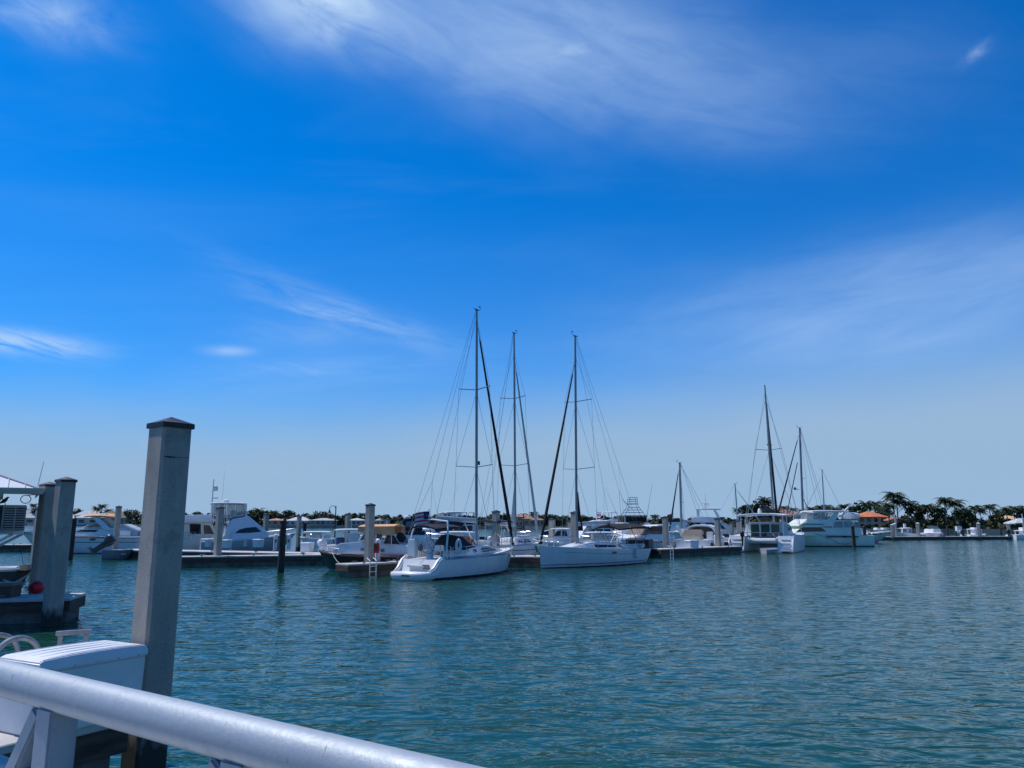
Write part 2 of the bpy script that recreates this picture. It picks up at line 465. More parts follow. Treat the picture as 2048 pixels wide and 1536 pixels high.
# ---------------------------------------------------------------- piles
def pile_material():
    m, nt, b = nodes_of('pile_concrete'); L = nt.links.new
    b.inputs['Roughness'].default_value = 0.88
    t = nn(nt, 'ShaderNodeTexCoord')
    def noise(scale, st, det=6):
        mp = nn(nt, 'ShaderNodeMapping'); mp.inputs['Scale'].default_value = st; L(t.outputs['Object'], mp.inputs[0])
        n = nn(nt, 'ShaderNodeTexNoise'); n.inputs['Scale'].default_value = scale; n.inputs['Detail'].default_value = det; n.inputs['Roughness'].default_value = 0.65
        L(mp.outputs[0], n.inputs['Vector']); return n.outputs['Fac']
    def ramp(f, p0, c0, p1, c1):
        r = nn(nt, 'ShaderNodeValToRGB'); L(f, r.inputs[0])
        r.color_ramp.elements[0].position = p0; r.color_ramp.elements[1].position = p1
        r.color_ramp.elements[0].color = (*c0, 1); r.color_ramp.elements[1].color = (*c1, 1); return r.outputs[0]
    def mixc(f, a, c, bl='MIX'):
        x = nn(nt, 'ShaderNodeMix', data_type='RGBA', blend_type=bl)
        if isinstance(f, float): x.inputs[0].default_value = f
        else: L(f, x.inputs[0])
        L(a, x.inputs[6])
        if isinstance(c, tuple): x.inputs[7].default_value = (*c, 1)
        else: L(c, x.inputs[7])
        return x.outputs[2]
    base = ramp(noise(2.2, (1, 1, .35)), 0.3, (0.30, 0.27, 0.235), 0.7, (0.46, 0.42, 0.365))
    speck = ramp(noise(45, (1, 1, 1), 3), 0.30, (0.55, 0.55, 0.55), 0.44, (1, 1, 1))
    c = mixc(1.0, base, speck, 'MULTIPLY')
    blot = ramp(noise(1.1, (1, 1, .8), 7), 0.56, (0, 0, 0), 0.70, (1, 1, 1))
    c = mixc(blot, c, (0.15, 0.135, 0.115))
    s = nn(nt, 'ShaderNodeSeparateXYZ'); L(t.outputs['Object'], s.inputs[0])
    ad = nn(nt, 'ShaderNodeMath', operation='MULTIPLY_ADD'); L(noise(5, (1, 1, .6)), ad.inputs[0]); ad.inputs[1].default_value = 0.7; L(s.outputs[2], ad.inputs[2])
    gr = nn(nt, 'ShaderNodeMapRange'); L(ad.outputs[0], gr.inputs[0]); gr.inputs[1].default_value = 0.62; gr.inputs[2].default_value = 0.92
    gr.inputs[3].default_value = 1.0; gr.inputs[4].default_value = 0.0
    c = mixc(gr.outputs[0], c, (0.030, 0.034, 0.026))     # weed and barnacles near the waterline
    L(c, b.inputs['Base Color'])
    bp = nn(nt, 'ShaderNodeBump'); bp.inputs['Strength'].default_value = 0.35; bp.inputs['Distance'].default_value = 0.02
    L(noise(55, (1, 1, 1), 4), bp.inputs['Height']); L(bp.outputs[0], b.inputs['Normal'])
    return m
PILEC = pile_material()
CAPM = mat('black_pile_cap', (0.009, 0.010, 0.012), 0.5, var=0.2, scale=8)
def pile(px, py_top, d, width, rz, label, group='concrete piles'):
    """square concrete pile with chamfered corners and a black pyramid cap; px, py_top: where its top is seen at distance d"""
    p = at(px, py_top, d); H = p.z
    t = thing('concrete_pile', label, 'pile', (p.x, p.y, 0), rz, group)
    capb = H - width * 0.24 - width * 0.16
    w2 = width / 2; ch = width * 0.09
    sec = [(w2, -w2 + ch), (w2, w2 - ch), (w2 - ch, w2), (-w2 + ch, w2), (-w2, w2 - ch), (-w2, -w2 + ch), (-w2 + ch, -w2), (w2 - ch, -w2)]
    s = MB(); s.loft([[(x, y, z) for x, y in sec] for z in (-2.5, 0.6, capb - width * .9, capb)])
    s.build('shaft', PILEC, t)
    c = w2 * 1.08
    k = MB()
    k.loft([[(c * a, c * b, z) for a, b in ((-1, -1), (1, -1), (1, 1), (-1, 1))] for z in (capb, capb + width * 0.16)])
    k.loft([[(c * 1.02 * q * a, c * 1.02 * q * b, z) for a, b in ((-1, -1), (1, -1), (1, 1), (-1, 1))] for q, z in ((1, capb + width * 0.163), (0.03, H))])
    k.build('cap', CAPM, t, bevel=0.006 if d < 30 else 0)
    return t
def wood_pile(px, py_top, d, r, label, lean=0.0, group='timber piles'):
    p = at(px, py_top, d); H = p.z
    t = thing('timber_pile', label, 'pile', (p.x, p.y, 0), random.uniform(0, 6), group)
    rs = random.Random(px)
    prof = [(-2.0, 1.04), (0, 1.03), (H * .3, 1.0), (H * .7, .98), (H - .12, .96), (H - .02, .90)]
    m = MB(); m.tube([(rs.uniform(-.02, .02) + lean * z, rs.uniform(-.02, .02), z) for z, _ in prof], [r * q for _, q in prof], 10)
    m.build('trunk', WOODP, t, smooth=True)
    MB().lathe([(0.001, H + r * .55), (r * .6, H + r * .25), (r * 1.05, H - 0.03), (r * 1.05, H - 0.14)], (lean * H, 0, 0), 10).build('cap', CAPM, t, smooth=True)
    return t

# ---------------------------------------------------------------- dock furniture
def dock_box(pos, rz, size, label, group='white dock boxes'):
    L, W, H = size
    t = thing('dock_box', label, 'dock box', pos, rz, group)
    MB().loft([[(x * L * q / 2, y * W * q / 2, z) for x, y in ((-1, -1), (1, -1), (1, 1), (-1, 1))] for q, z in ((0.90, 0.0), (0.97, H * 0.84))]).build('body', WHITEP, t, bevel=0.02)
    k = MB(); k.loft([[(x * L * q / 2, y * W * q / 2, z) for x, y in ((-1, -1), (1, -1), (1, 1), (-1, 1))] for q, z in ((1.02, H * 0.845), (1.02, H * 0.93), (0.90, H))])
    k.build('lid', WHITEP, t, bevel=0.015)
    MB().box((0, -W * 0.517, H * 0.83), (0.10, 0.03, 0.10)).build('latch', STEEL, t)
    return t
LAMPG = mat('lamp_lens', (0.8, 0.82, 0.82), 0.2, var=0.0)
def pedestal(pos, label, h=1.05, group='white power pedestals'):
    t = thing('power_pedestal', label, 'pedestal', pos, random.uniform(0, 1), group)
    MB().box((0, 0, h * .42), (0.26, 0.22, h * .84)).build('body', WHITEP, t, bevel=0.02)
    MB().lathe([(0.12, h * .845), (0.15, h * .87), (0.14, h * .93), (0.10, h * .97), (0.03, h)], (0, 0, 0), 10).build('lamp_head', LAMPG, t, smooth=True)
    MB().box((0, -0.117, h * .55), (0.16, 0.02, 0.26)).build('socket_panel', GREYP, t)
    return t
LAMPP = mat('dark_lamp_post', (0.02, 0.025, 0.025), 0.5, var=0.1)
def lamp_post(px, py_top, d, z0, side, label, group='shepherd crook lamp posts'):
    p = at(px, py_top, d); H = p.z - z0
    t = thing('lamp_post', label, 'street lamp', (p.x, p.y, z0), 0, group)
    MB().tube([(0, 0, 0), (0, 0, .5), (0, 0, H - .35), (0, 0, H)], [.11, .08, .065, .05], 8).build('pole', LAMPP, t, smooth=True)
    s = side; pts = [(s * (0.02 + .38 * (1 - math.cos(a))), 0, H - .45 + .42 * math.sin(a)) for a in [i * math.pi / 8 for i in range(9)]]
    MB().tube(pts, .035, 6).build('crook', LAMPP, t, smooth=True)
    MB().lathe([(.03, .0), (.07, -.06), (.13, -.28), (.24, -.42), (.25, -.46)], (s * .78, 0, H - .46), 10).build('lamp_shade', LAMPP, t, smooth=True)
    return t

# main walkways and fingers of the marina (positions measured on the water plane)
def xy(px, py, z=DECK_Z): p = gp(px, py, z); return (p.x, p.y)
dock('long pale dock under the row of white dock boxes, running behind the sportfishing boat', (-31.5, 62.8), (-12.4, 54.6), 2.2, cleats=5)
dock('finger dock with dark sides carrying a tall pile, beside a round timber pile', (-21.6, 50.0), (-12.6, 53.0), 1.3)
dock('short finger dock with white ladder between the black boat and the sailboat stern', (-9.0, 41.2), (-5.9, 44.2), 1.25, cleats=2)
dock('short dock gap between the bows of the two nearest white sailboats', (-0.6, 50.7), (2.1, 50.9), 1.9, cleats=2)
dock('finger dock with a white dock box on it, left of the catamaran', (11.6, 63.6), (20.4, 71.0), 1.5)
dock('long walkway dock crossing the marina behind the sailboats', (-12.0, 66.0), (34.0, 94.0), 2.4, cleats=6)
dock('thin low dock reaching the right edge of the frame, small boats behind it', (54.0, 122.0), (92.0, 128.5), 1.6, z=0.55, cleats=4)
dock('dark dock at far left behind the leftmost piles, under the roofed hut', (-56.0, 75.0), (-46.8, 76.0), 1.6)

# piles standing along the docks, left to right
pile(238, 1011, 63, 0.36, R(53), 'slim grey pile right of the cruiser with the tan sunshade')
pile(441, 1012, 51, 0.40, R(53), 'grey pile on the finger dock in front of the sportfishing boat')
wood_pile(567, 1040, 45, 0.19, 'dark round timber pile standing in open water before the sportfishing boat bow')
wood_pile(149, 1036, 60, 0.17, 'dark timber pile left of the cruiser with the tan sunshade')
pile(533, 1026, 92, 0.50, R(53), 'pale yellowish pile beyond the sportfishing boat bow')
pile(599, 1031, 78, 0.36, R(53), 'slim grey pile in front of the white two storey house')
wood_pile(610, 1045, 78, 0.17, 'dark timber pile beside the slim grey pile and white house')
pile(696, 1026, 72, 0.38, R(53), 'grey pile between the crook lamp post and the black boat')
pile(741, 1006, 43.5, 0.40, R(53), 'tall grey pile beside the black boat with the tan canopy')
pile(776, 1036, 95, 0.42, R(53), 'distant grey pile above the tan canopy of the black boat')
pile(992, 1020, 52.5, 0.42, R(53), 'tall grey pile between the two leftmost sailboat masts')
pile(894, 1026, 72, 0.46, R(53), 'grey pile under the pale flybridge behind the boom')
pile(1104, 1036, 61, 0.40, R(53), 'grey pile left of the small pilothouse boat windows')
pile(1149, 1022, 58, 0.46, R(53), 'grey pile just left of the third sailboat mast')
pile(1140, 1041, 80, 0.40, R(53), 'grey pile behind the small pilothouse boat')
pile(1178, 1048, 74, 0.38, R(53), 'grey pile behind the boom of the third sailboat')
pile(1283, 1046, 82, 0.42, R(53), 'grey pile below the tall fishing tower')
pile(1330, 1032, 67, 0.40, R(53), 'grey pile on the finger dock beside the boat with brown canvas')
pile(1434, 1035, 70, 0.42, R(53), 'grey pile right of the white express cruiser stern')
pile(1462, 1044, 86, 0.38, R(53), 'slim grey pile behind the left hull of the catamaran')
pile(1477, 1040, 82, 0.42, R(53), 'pale grey pile touching the catamaran roof on its left')
wood_pile(1705, 1052, 90, 0.19, 'dark timber pile before the stern of the aft cabin yacht')
wood_pile(1728, 1053, 96, 0.20, 'dark timber pile between the aft cabin yacht and the next bow')
for i, (px, py, d, lb) in enumerate(((1784, 1048, 122, 'white capped pile at the bow of the yacht with orange roofed villa behind'), (1789, 1046, 124, 'white capped pile beside the thin white mast in front of the hedge'),
        (1835, 1045, 124, 'white capped pile right of the small boat with the pale hard top'), (1956, 1045, 125, 'white capped pile in front of the tall twin palms clump'), (2016, 1046, 126, 'white capped pile left of the rightmost centre console boat'))):
    t = pile(px, py, d, 0.5, R(53), lb, group='white capped piles')
    for ch in t.children:
        if ch.name.startswith('cap'): ch.data.materials[0] = WHITEP
wood_pile(1894, 1058, 126, 0.15, 'short dark timber post on the thin dock before the palms')
wood_pile(1912, 1062, 140, 0.14, 'shorter dark timber post behind the thin dock')
wood_pile(2001, 1056, 130, 0.15, 'dark timber post on the thin dock left of the white boat at the right edge')

# dock furniture
def on(px, py): p = gp(px, py, DECK_Z); return p
walk_a = math.atan2(54.6 - 62.8, 19.1)
for px, py, s, lb in ((413, 1094, (0.92, .6, .72), 'white dock box left of the tall pile, below the sportfishing cockpit'), (452, 1096, (0.8, .6, .70), 'white dock box half hidden by the pile on the finger dock'),
        (485, 1093, (1.15, .6, .72), 'wide white dock box below the dark almond window'), (516, 1094.5, (0.85, .6, .70), 'white dock box below the front of the sportfishing cabin'),
        (614, 1104, (0.85, .6, .70), 'white dock box at the right end of the dock beside the white outboards')):
    dock_box(on(px, py), walk_a + R(180), s, lb).location.z = DECK_Z
dock_box(gp(1384, 1095, DECK_Z), R(38), (1.2, .65, .62), 'low white dock box on the finger dock below the express cruiser stern')
for px, py, h, lb in ((396, 1083, 1.1, 'white power pedestal with domed lamp before the dark cabin window'), (550, 1100, 1.25, 'white power pedestal left of the round timber pile'),
        (577, 1099, 1.25, 'white power pedestal right of the round timber pile'), (1432, 1092, 1.0, 'white power pedestal at the foot of the pile by the express cruiser')):
    pedestal(gp(px, py, DECK_Z), lb, h)
for px, py, lb in ((755, 1121, 'white lamp pedestal with red extinguisher beside the tall grey pile'), (980, 1109, 'white lamp pedestal left of the tall pile between the sailboats')):
    t = pedestal(at(px, py, 44.0 if px < 800 else 51.5), lb, 1.25); t.location.z = DECK_Z
    if px < 800:
        e = thing('fire_extinguisher', 'red fire extinguisher cabinet beside the white lamp pedestal', 'extinguisher', t.location + Vector((-0.02, -0.32, 0.45)), 0)
        MB().box((0, 0, .28), (.30, .18, .56)).build('cabinet', RED, e, bevel=0.02)
        MB().box((0, -.095, .3), (.18, .015, .36)).build('window', GLASS, e)
# ladder on the short finger dock
lp = gp(747, 1127, DECK_Z)
lad = thing('dock_ladder', 'white dock ladder hanging from the short finger dock into the water', 'ladder', (lp.x, lp.y - .08, 0), R(44))
for s in (-1, 1): MB().tube([(s * .2, 0, -.5), (s * .2, 0, .85), (s * .2, .3, .98)], .03, 6).build('rail', WHITEP, lad, smooth=True)
for z in (0.0, .28, .56): MB().tube([(-.2, 0, z), (.2, 0, z)], .025, 6).build('rung', WHITEP, lad, smooth=True)
lad2 = copy_tree(lad); tag(lad2, 'white dock ladder hanging from the finger dock by the boat with brown canvas')
q = gp(1343, 1098, DECK_Z); lad2.location = (q.x, q.y - .1, 0)
lamp_post(672, 1011, 96, 0.7, -1, 'dark crook lamp post left of the black boat, against the treeline')
lamp_post(948, 1024, 100, 0.7, -1, 'dark crook lamp post just left of the first sailboat mast')
lamp_post(1047, 1027, 110, 0.7, -1, 'dark crook lamp post just right of the second sailboat mast')

# ---------------------------------------------------------------- boat kit
ANTIF = (0.02, 0.022, 0.03)
def lerp(a, b, t): return a + (b - a) * t
class Hull:
    """x forward, z up from the waterline; stations run from the transom (t=0) to the stem (t=1)"""
    def __init__(s, L, B, fb, fs, rake=1.0, stern=0.0, draft=0.45, full=0.85, es=0.45, eb=0.95, tr=0.92, sag=0.0, flare=0.0, pw=2.2):
        s.L, s.B, s.fb, s.fs, s.rake, s.stern, s.draft, s.full, s.es, s.eb, s.tr, s.sag, s.flare, s.pw = L, B, fb, fs, rake, stern, draft, full, es, eb, tr, sag, flare, pw
    def beam(s, t):
        k = 0.45
        f = lerp(s.tr, 1, math.sin(min(1, t / k) * math.pi / 2)) if t < k else (1 - ((t - k) / (1 - k)) ** s.pw)
        return max(0.012, s.B / 2 * f)
    def sheer(s, t): return lerp(s.fs, s.fb, t ** 1.7) - s.sag * math.sin(math.pi * t)
    def pt(s, t, q, side=1):
        w, h = s.beam(t), s.sheer(t); a = q * math.pi / 2
        e = lerp(s.es, s.eb, t ** 2)
        z = h - (h + s.draft) * math.sin(a) ** max(e, 0.3)
        up = (z + s.draft) / (h + s.draft)
        y = w * (max(0.0, math.cos(a)) ** e) * (1 - s.flare * t * (1 - up))
        x = -s.L / 2 + s.L * t - s.rake * t ** 4 * (1 - up) + s.stern * (1 - t) ** 4 * (1 - up if s.stern > 0 else -(1 - up) * 1.0)
        if s.stern < 0: x = -s.L / 2 + s.L * t - s.rake * t ** 4 * (1 - up) - abs(s.stern) * (1 - t) ** 4 * (1 - up) + abs(s.stern) * (1 - t) ** 4
        return (x, y * side, z)
    QS = [0, .1, .2, .3, .4, .5, .6, .72, .85, 1.0]
    def rings(s, n=16):
        rr = []
        for i in range(n + 1):
            t = 1 - (1 - i / n) ** 1.35
            rr.append([s.pt(t, q, 1) for q in s.QS] + [s.pt(t, q, -1) for q in s.QS[::-1][1:]])
        return rr
    def shell(s):
        m = MB(); r = s.rings(); m.loft(r, cap=False, closed=False)
        n = len(r[0]); m.f.append(tuple(range(n))); return m
    def deck(s, drop=0.05, t0=0.0, t1=0.995, n=16):
        m = MB(); rr = []
        for i in range(n + 1):
            t = lerp(t0, t1, i / n); x, y, z = s.pt(t, 0); y = max(.004, y - .035); z -= drop
            rr.append([(x, -y, z), (x, -y * .5, z + .03), (x, 0, z + .04), (x, y * .5, z + .03), (x, y, z)])
        return m.loft(rr, cap=False, closed=False)
    def half(s, x, z):
        t = min(1, max(0, (x + s.L / 2) / s.L)); best = None
        for _ in range(6):
            prev = None; w = 0; xs = x
            for k in range(41):
                p = s.pt(t, k / 40)
                if p[2] <= z:
                    if prev: f = (prev[2] - z) / max(1e-6, prev[2] - p[2]); w = lerp(prev[1], p[1], f); xs = lerp(prev[0], p[0], f)
                    else: w = p[1]; xs = p[0]
                    break
                prev = p
            t = min(1, max(0, t + (x - xs) / s.L)); best = w
        return best
    def trim(s, r=0.045, off=0.0, t0=0.0, t1=1.0, n=18, dz=0.0):
        m = MB()
        for sd in (-1, 1):
            pts = []
            for i in range(n + 1):
                x, y, z = s.pt(lerp(t0, t1, i / n), 0); pts.append((x, sd * (y + off), z + dz))
            m.tube(pts, r, 5)
        return m

class Boat:
    def __init__(s, name, label, cat, pc, phi, bow_px, stern_px, group=None, py=1080):
        """pc: (px, distance) of a point on the centre line; phi: heading, 0 = bow to the right, 90 = bow away"""
        c = at(pc[0], py, pc[1]); a = R(phi); s.a = a
        dx, dy = math.cos(a), math.sin(a)
        def hit(px):
            r = ray(px, py); k = r.x / r.y
            return (k * c.y - c.x) / (dx - k * dy)
        tb, ts = hit(bow_px), hit(stern_px)
        s.L = abs(tb - ts); m = (tb + ts) / 2
        s.P = Vector((c.x + dx * m, c.y + dy * m, 0))
        s.root = thing(name, label, cat, s.P, a, group)
        s.u, s.n = Vector((dx, dy, 0)), Vector((-dy, dx, 0))
        s.near = 1 if s.n.dot(Vector((0, 0, 0)) - s.P) > 0 else -1
    def lp(s, px, py, w=0.0):
        """where the line of sight through a pixel meets the boat's near side plane, as local (x, z)"""
        r = ray(px, py); o = s.P + s.n * (s.near * w)
        t = s.n.dot(o) / s.n.dot(r); q = r * t
        return ((q - s.P).dot(s.u), EYE + q.z)
    def ol(s, pts, w=0.0): return [s.lp(x, y, w) for x, y in pts]
    def part(s, name, mb, mt, parent=None, **kw): return mb.build(name, mt, parent or s.root, **kw)
    def hull(s, mt, B, bow_py, stern_py, deck_mat=None, trim=None, trim_mat=None, drop=0.05, **kw):
        zb = s.lp(0, 0)[1]
        fb = s.zat(s.L / 2, bow_py); fs = s.zat(-s.L / 2, stern_py)
        s.h = Hull(s.L, B, fb, fs, **kw)
        s.part('hull', s.h.shell(), mt, smooth=True, ang=50)
        s.part('deck', s.h.deck(drop), deck_mat or DECKW, smooth=True)
        if trim: s.part('rub_rail', s.h.trim(trim), trim_mat or WHITE, smooth=True)
        return s.h
    def zat(s, x, py, y=0.0):
        p = s.P + s.u * x + s.n * y; r = ray(1024, py)
        # vertical angle at that distance (small lateral correction ignored)
        return EYE + r.z / r.y * p.y
    def solid(s, name, mt, pts, w, wt=None, bevel=0.05, local=False, taper=None):
        o = pts if local else s.ol(pts, w)
        z0, z1 = min(p[1] for p in o), max(p[1] for p in o); wt = w if wt is None else wt
        x0, x1 = min(p[0] for p in o), max(p[0] for p in o)
        def wf(x, z):
            k = lerp(w, wt, (z - z0) / max(1e-6, z1 - z0))
            if taper: k *= lerp(1, taper, max(0.0, (x - x0) / max(1e-6, x1 - x0)) ** 1.5)
            return k
        m = MB(); m.prism(o, wf); ob = s.part(name, m, mt, bevel=bevel, seg=2)
        ob_w = wf
        s.wf = wf
        return ob
    def panes(s, name, mt, outlines, wf=None, parent=None, off=0.012, th=0.02, sides=(1, -1), w=None, local=False, frame=None):
        wf = wf or s.wf
        for pts in outlines:
            o = pts if local else s.ol(pts, w if w is not None else wf(0, 2.0))
            for sd in sides:
                sd = sd * s.near
                m = MB(); m.plate([(x, sd * (wf(x, z) + off), z) for x, z in o], th)
                g = s.part(name, m, mt, parent)
                if frame:
                    cx = sum(p[0] for p in o) / len(o); cz = sum(p[1] for p in o) / len(o)
                    f = MB(); big = [(cx + (x - cx) * 1.0, z) for x, z in o]
                    f.tube([(x, sd * (wf(x, z) + off + .01), z) for x, z in big + big[:1]], frame, 4)
                    s.part('frame', f, WHITE, g)
    def slab(s, name, mt, x0, x1, z, th, hw, camber=0.10, slope=0.0, nose=0.5, bevel=0.02):
        m = MB(); rr = []
        for i in range(9):
            k = i / 8; x = lerp(x0, x1, k); w = hw * (1 - (1 - nose) * max(0, (abs(k - .5) - .28) / .22) ** 2)
            zz = z + slope * (x - x0) - camber * 0.5 * (2 * k - 1) ** 2
            ring = []
            for j in range(7):
                y = lerp(-1, 1, j / 6); ring.append((x, y * w, zz - camber * y * y))
            ring += [(x, y * w, zz - th - camber * y * y) for y in (1, .33, -.33, -1)]
            rr.append(ring)
        m.loft(rr); return s.part(name, m, mt, smooth=True, ang=40)
    def poles(s, name, mt, segs, r=0.03, each=True):
        if each:
            for sg in segs: s.part(name, MB().tube(sg, r, 6), mt, smooth=True)
        else:
            m = MB()
            for sg in segs: m.tube(sg, r, 5)
            s.part(name, m, mt, smooth=True)
    def rail(s, t0, t1, h=0.6, n=6, inset=0.12, name='guard_rail', both=True, mid=True, r=0.018):
        H = s.h; ms_ = []
        for sd in (-1, 1):
            if not ms_ or t1 <= .97: m = MB(); ms_.append(m)
            top = []; md = []
            for i in range(n + 1):
                t = lerp(t0, t1, i / n); x, y, z = H.pt(t, 0); y = max(.02, y - inset)
                top.append((x, sd * y, z + h)); md.append((x, sd * y, z + h * .5)); m.tube([(x, sd * y, z - .03), (x, sd * y, z + h)], r, 4)
            m.tube(top, r, 4)
            if mid: m.tube(md, r * .8, 4)
        if t1 > .97:
            x, y, z = H.pt(t1, 0); m.tube([(x, y, z + h), (x + .05, 0, z + h), (x, -y, z + h)], r, 4)
        for m in ms_: s.part(name, m, STEEL, smooth=True)
    def windshield(s, x0, z0, x1, z1, w0, w1, n=3, mt=None, frame=None, th=0.03, back=0.0, curve=0.0):
        """raked screen from (x0,z0) at its foot to (x1,z1) at its head, n panes across"""
        for i in range(n):
            a0, a1 = lerp(-1, 1, i / n) + .02, lerp(-1, 1, (i + 1) / n) - .02
            def P(a, x, z, w): return (x - curve * a * a, a * w, z)
            g = s.part('windshield_pane', MB().plate([P(a0, x0, z0, w0), P(a1, x0, z0, w0), P(a1, x1, z1, w1), P(a0, x1, z1, w1)], th), mt or GLASS)
            if frame:
                f = MB(); f.tube([P(a0, x0, z0, w0), P(a1, x0, z0, w0), P(a1, x1, z1, w1), P(a0, x1, z1, w1), P(a0, x0, z0, w0)], frame, 4); s.part('frame', f, STEEL, g)
    def engine(s, x, y, z, mt, tilt=0.0, k=1.0, name='outboard_motor'):
        def T(p):
            v = Vector(p) * k; v = Matrix.Rotation(tilt, 3, 'Y') @ v; return (x + v.x, y + v.y, z + v.z)
        c = MB(); rr = []
        for zz, a, b, xo in ((.12, .22, .16, -.05), (.3, .32, .2, -.1), (.52, .32, .19, -.1), (.66, .22, .13, -.06)):
            rr.append([T((xo + a * math.cos(t), b * math.sin(t), zz)) for t in [i * math.pi / 5 for i in range(10)]])
        c.loft(rr); cw = s.part(name, c, mt, smooth=True, ang=50)
        l = MB(); l.loft([[T((xo + sx * a, sy * b, zz)) for sx, sy in ((-1, -1), (1, -1), (1, 1), (-1, 1))] for zz, a, b, xo in ((.14, .16, .09, -.05), (-.45, .13, .06, -.1), (-.72, .2, .04, -.12))])
        s.part('leg', l, mt, cw, bevel=0.015)
        p = MB(); p.tube([T((-.42, 0, -.62)), T((.1, 0, -.62))], .06 * k, 6)
        for j in range(3):
            a = j * 2.09; p.plate([T((-.4, .02, -.62)), T((-.44, .17 * math.cos(a), -.62 + .17 * math.sin(a))), T((-.38, .17 * math.cos(a + .7), -.62 + .17 * math.sin(a + .7)))], .012)
        s.part('propeller', p, GREYP, cw)
        return cw
    def dome(s, name, x, y, z, r, h=None, mt=None, parent=None):
        h = h or r; return s.part(name, MB().lathe([(r * .9, 0), (r, h * .25), (r * .9, h * .7), (r * .5, h * .95), (.001, h)], (x, y, z), 12), mt or WHITE, parent, smooth=True)

def hull_mat(name, top, bottom=ANTIF, boot=0.06, stripes=(), rough=0.25):
    return banded(name, top, [(-5, boot, bottom)] + list(stripes), rough)

def sailboat(name, label, pc, phi, bow_px, stern_px, B, bow_py, stern_py, mast_px, mast_top_py, hmat, furl=BLACK, furl_r=0.09, fore=0.86, spreaders=(0.36, 0.68),
             rake=0.8, stern=0.6, rig_r=0.0105, mast_w=0.11, mast_rake=0.012, boom=True, boom_mat=None, boom_len=None, boom_z=None, fore_base=None, group='sailing yachts', backstay=True, mastm=None, wheel=True, full=True, sag=0.0, eb=.9):
    b = Boat(name, label, 'sailboat', pc, phi, bow_px, stern_px, group)
    H = b.hull(hmat, B, bow_py, stern_py, trim=0.03, trim_mat=ALU, rake=rake, stern=stern, draft=0.5, es=0.55, eb=eb, tr=0.72, sag=sag, pw=1.9)
    xm = b.lp(mast_px, 1060)[0]; zd = H.sheer((xm + b.L / 2) / b.L)
    ztop = b.zat(xm, mast_top_py); b.xm, b.ztop, b.zd = xm, ztop, zd
    hm = ztop - zd
    def mx(z): return xm - mast_rake * (z - zd)
    mm = mastm or MAST
    mast = b.part('mast', MB().loft([[(mx(z) + k * mast_w * math.cos(t), k * mast_w * .62 * math.sin(t), z) for t in [i * math.pi / 4 for i in range(8)]] for z, k in ((zd - .1, 1), (zd + hm * .5, 1), (zd + hm * .85, .92), (ztop, .72))]), mm, smooth=True, ang=60)
    hd = MB(); hd.tube([(mx(ztop), 0, ztop), (mx(ztop) - .35, 0, ztop + .08)], .015, 4); hd.tube([(mx(ztop), 0, ztop), (mx(ztop) + .4, 0, ztop + .10)], .015, 4)
    hd.tube([(mx(ztop) + .4, 0, ztop + .1), (mx(ztop) + .4, 0, ztop + .35)], .012, 4); hd.box((mx(ztop) + .3, 0, ztop + .28), (.18, .02, .06)); hd.box((mx(ztop), 0, ztop + .03), (.3, .1, .06))
    b.part('masthead_gear', hd, BLKP, mast)
    wires = []
    lastp = {}
    for si, f in enumerate(spreaders):
        z = zd + hm * f; ln = B * (0.38 if si == 0 else 0.33)
        for sd in (-1, 1):
            tip = (mx(z) - .28, sd * ln, z + .10)
            b.part('spreader', MB().bar((mx(z), 0, z), tip, .09, .035), mm, mast)
            base = lastp.get(sd, (xm - .35, sd * B * .44, H.sheer(.5)))
            wires.append([base, tip])
            wires.append([base, (mx(z), 0, z - .1)] if si == 0 else [base, (mx(z), 0, z - .1)])
            lastp[sd] = tip
    for sd in (-1, 1):
        zf = zd + hm * (fore + .04); wires.append([lastp[sd], (mx(zf), 0, zf)])
    if backstay:
        zt = ztop - .05; zs = H.sheer(0) + 2.6
        y = B * .30
        mid = (lerp(mx(ztop), -b.L / 2 + .1, .72), 0, lerp(zt, H.sheer(0), .72))
        wires += [[(mx(ztop) - .1, 0, zt), mid], [mid, (-b.L / 2 + .15, y, H.sheer(0))], [mid, (-b.L / 2 + .15, -y, H.sheer(0))]]
        wires.append([(mx(ztop) - .05, .05, zt), (-b.L / 2 + 1.0, B * .36, H.sheer(0) + .6)])
    for w_ in wires: b.part('shroud', MB().tube(w_, rig_r, 4), WIRE, mast)
    # forestay with the sail rolled round it
    zf = zd + hm * fore; p1 = Vector((mx(zf) + mast_w, 0, zf)); p0 = Vector((b.L / 2 - .12, 0, H.sheer(1) + .25)) if fore_base is None else Vector(fore_base)
    fs = b.part('furled_jib', MB().tube([p0, p0.lerp(p1, .02), p0.lerp(p1, .08), p0.lerp(p1, .45), p0.lerp(p1, .93), p0.lerp(p1, .95), p1], [.03, furl_r * .9, furl_r * 1.25, furl_r, furl_r * .6, .02, .015], 7), furl, smooth=True)
    b.part('furling_drum', MB().lathe([(.03, 0), (.12, .02), (.12, .16), (.03, .18)], (p0.x, 0, p0.z - .16), 8), BLKP, fs)
    if boom:
        bz = boom_z or zd + 1.35; bl = boom_len or b.L * .36
        bo = b.part('boom', MB().loft([[(x, .09 * math.cos(t), bz + dz + .14 * math.sin(t)) for t in [i * math.pi / 4 for i in range(8)]] for x, dz in ((xm - .12, 0), (xm - bl, .12))]), boom_mat or MAST, smooth=True, ang=60)
        b.part('vang', MB().tube([(xm - .12, 0, zd + .35), (xm - bl * .32, 0, bz - .1)], .035, 5), STEEL, bo)
        b.part('topping_lift', MB().tube([(xm - bl, 0, bz + .15), (mx(ztop), 0, ztop)], rig_r, 4), WIRE, bo)
    return b

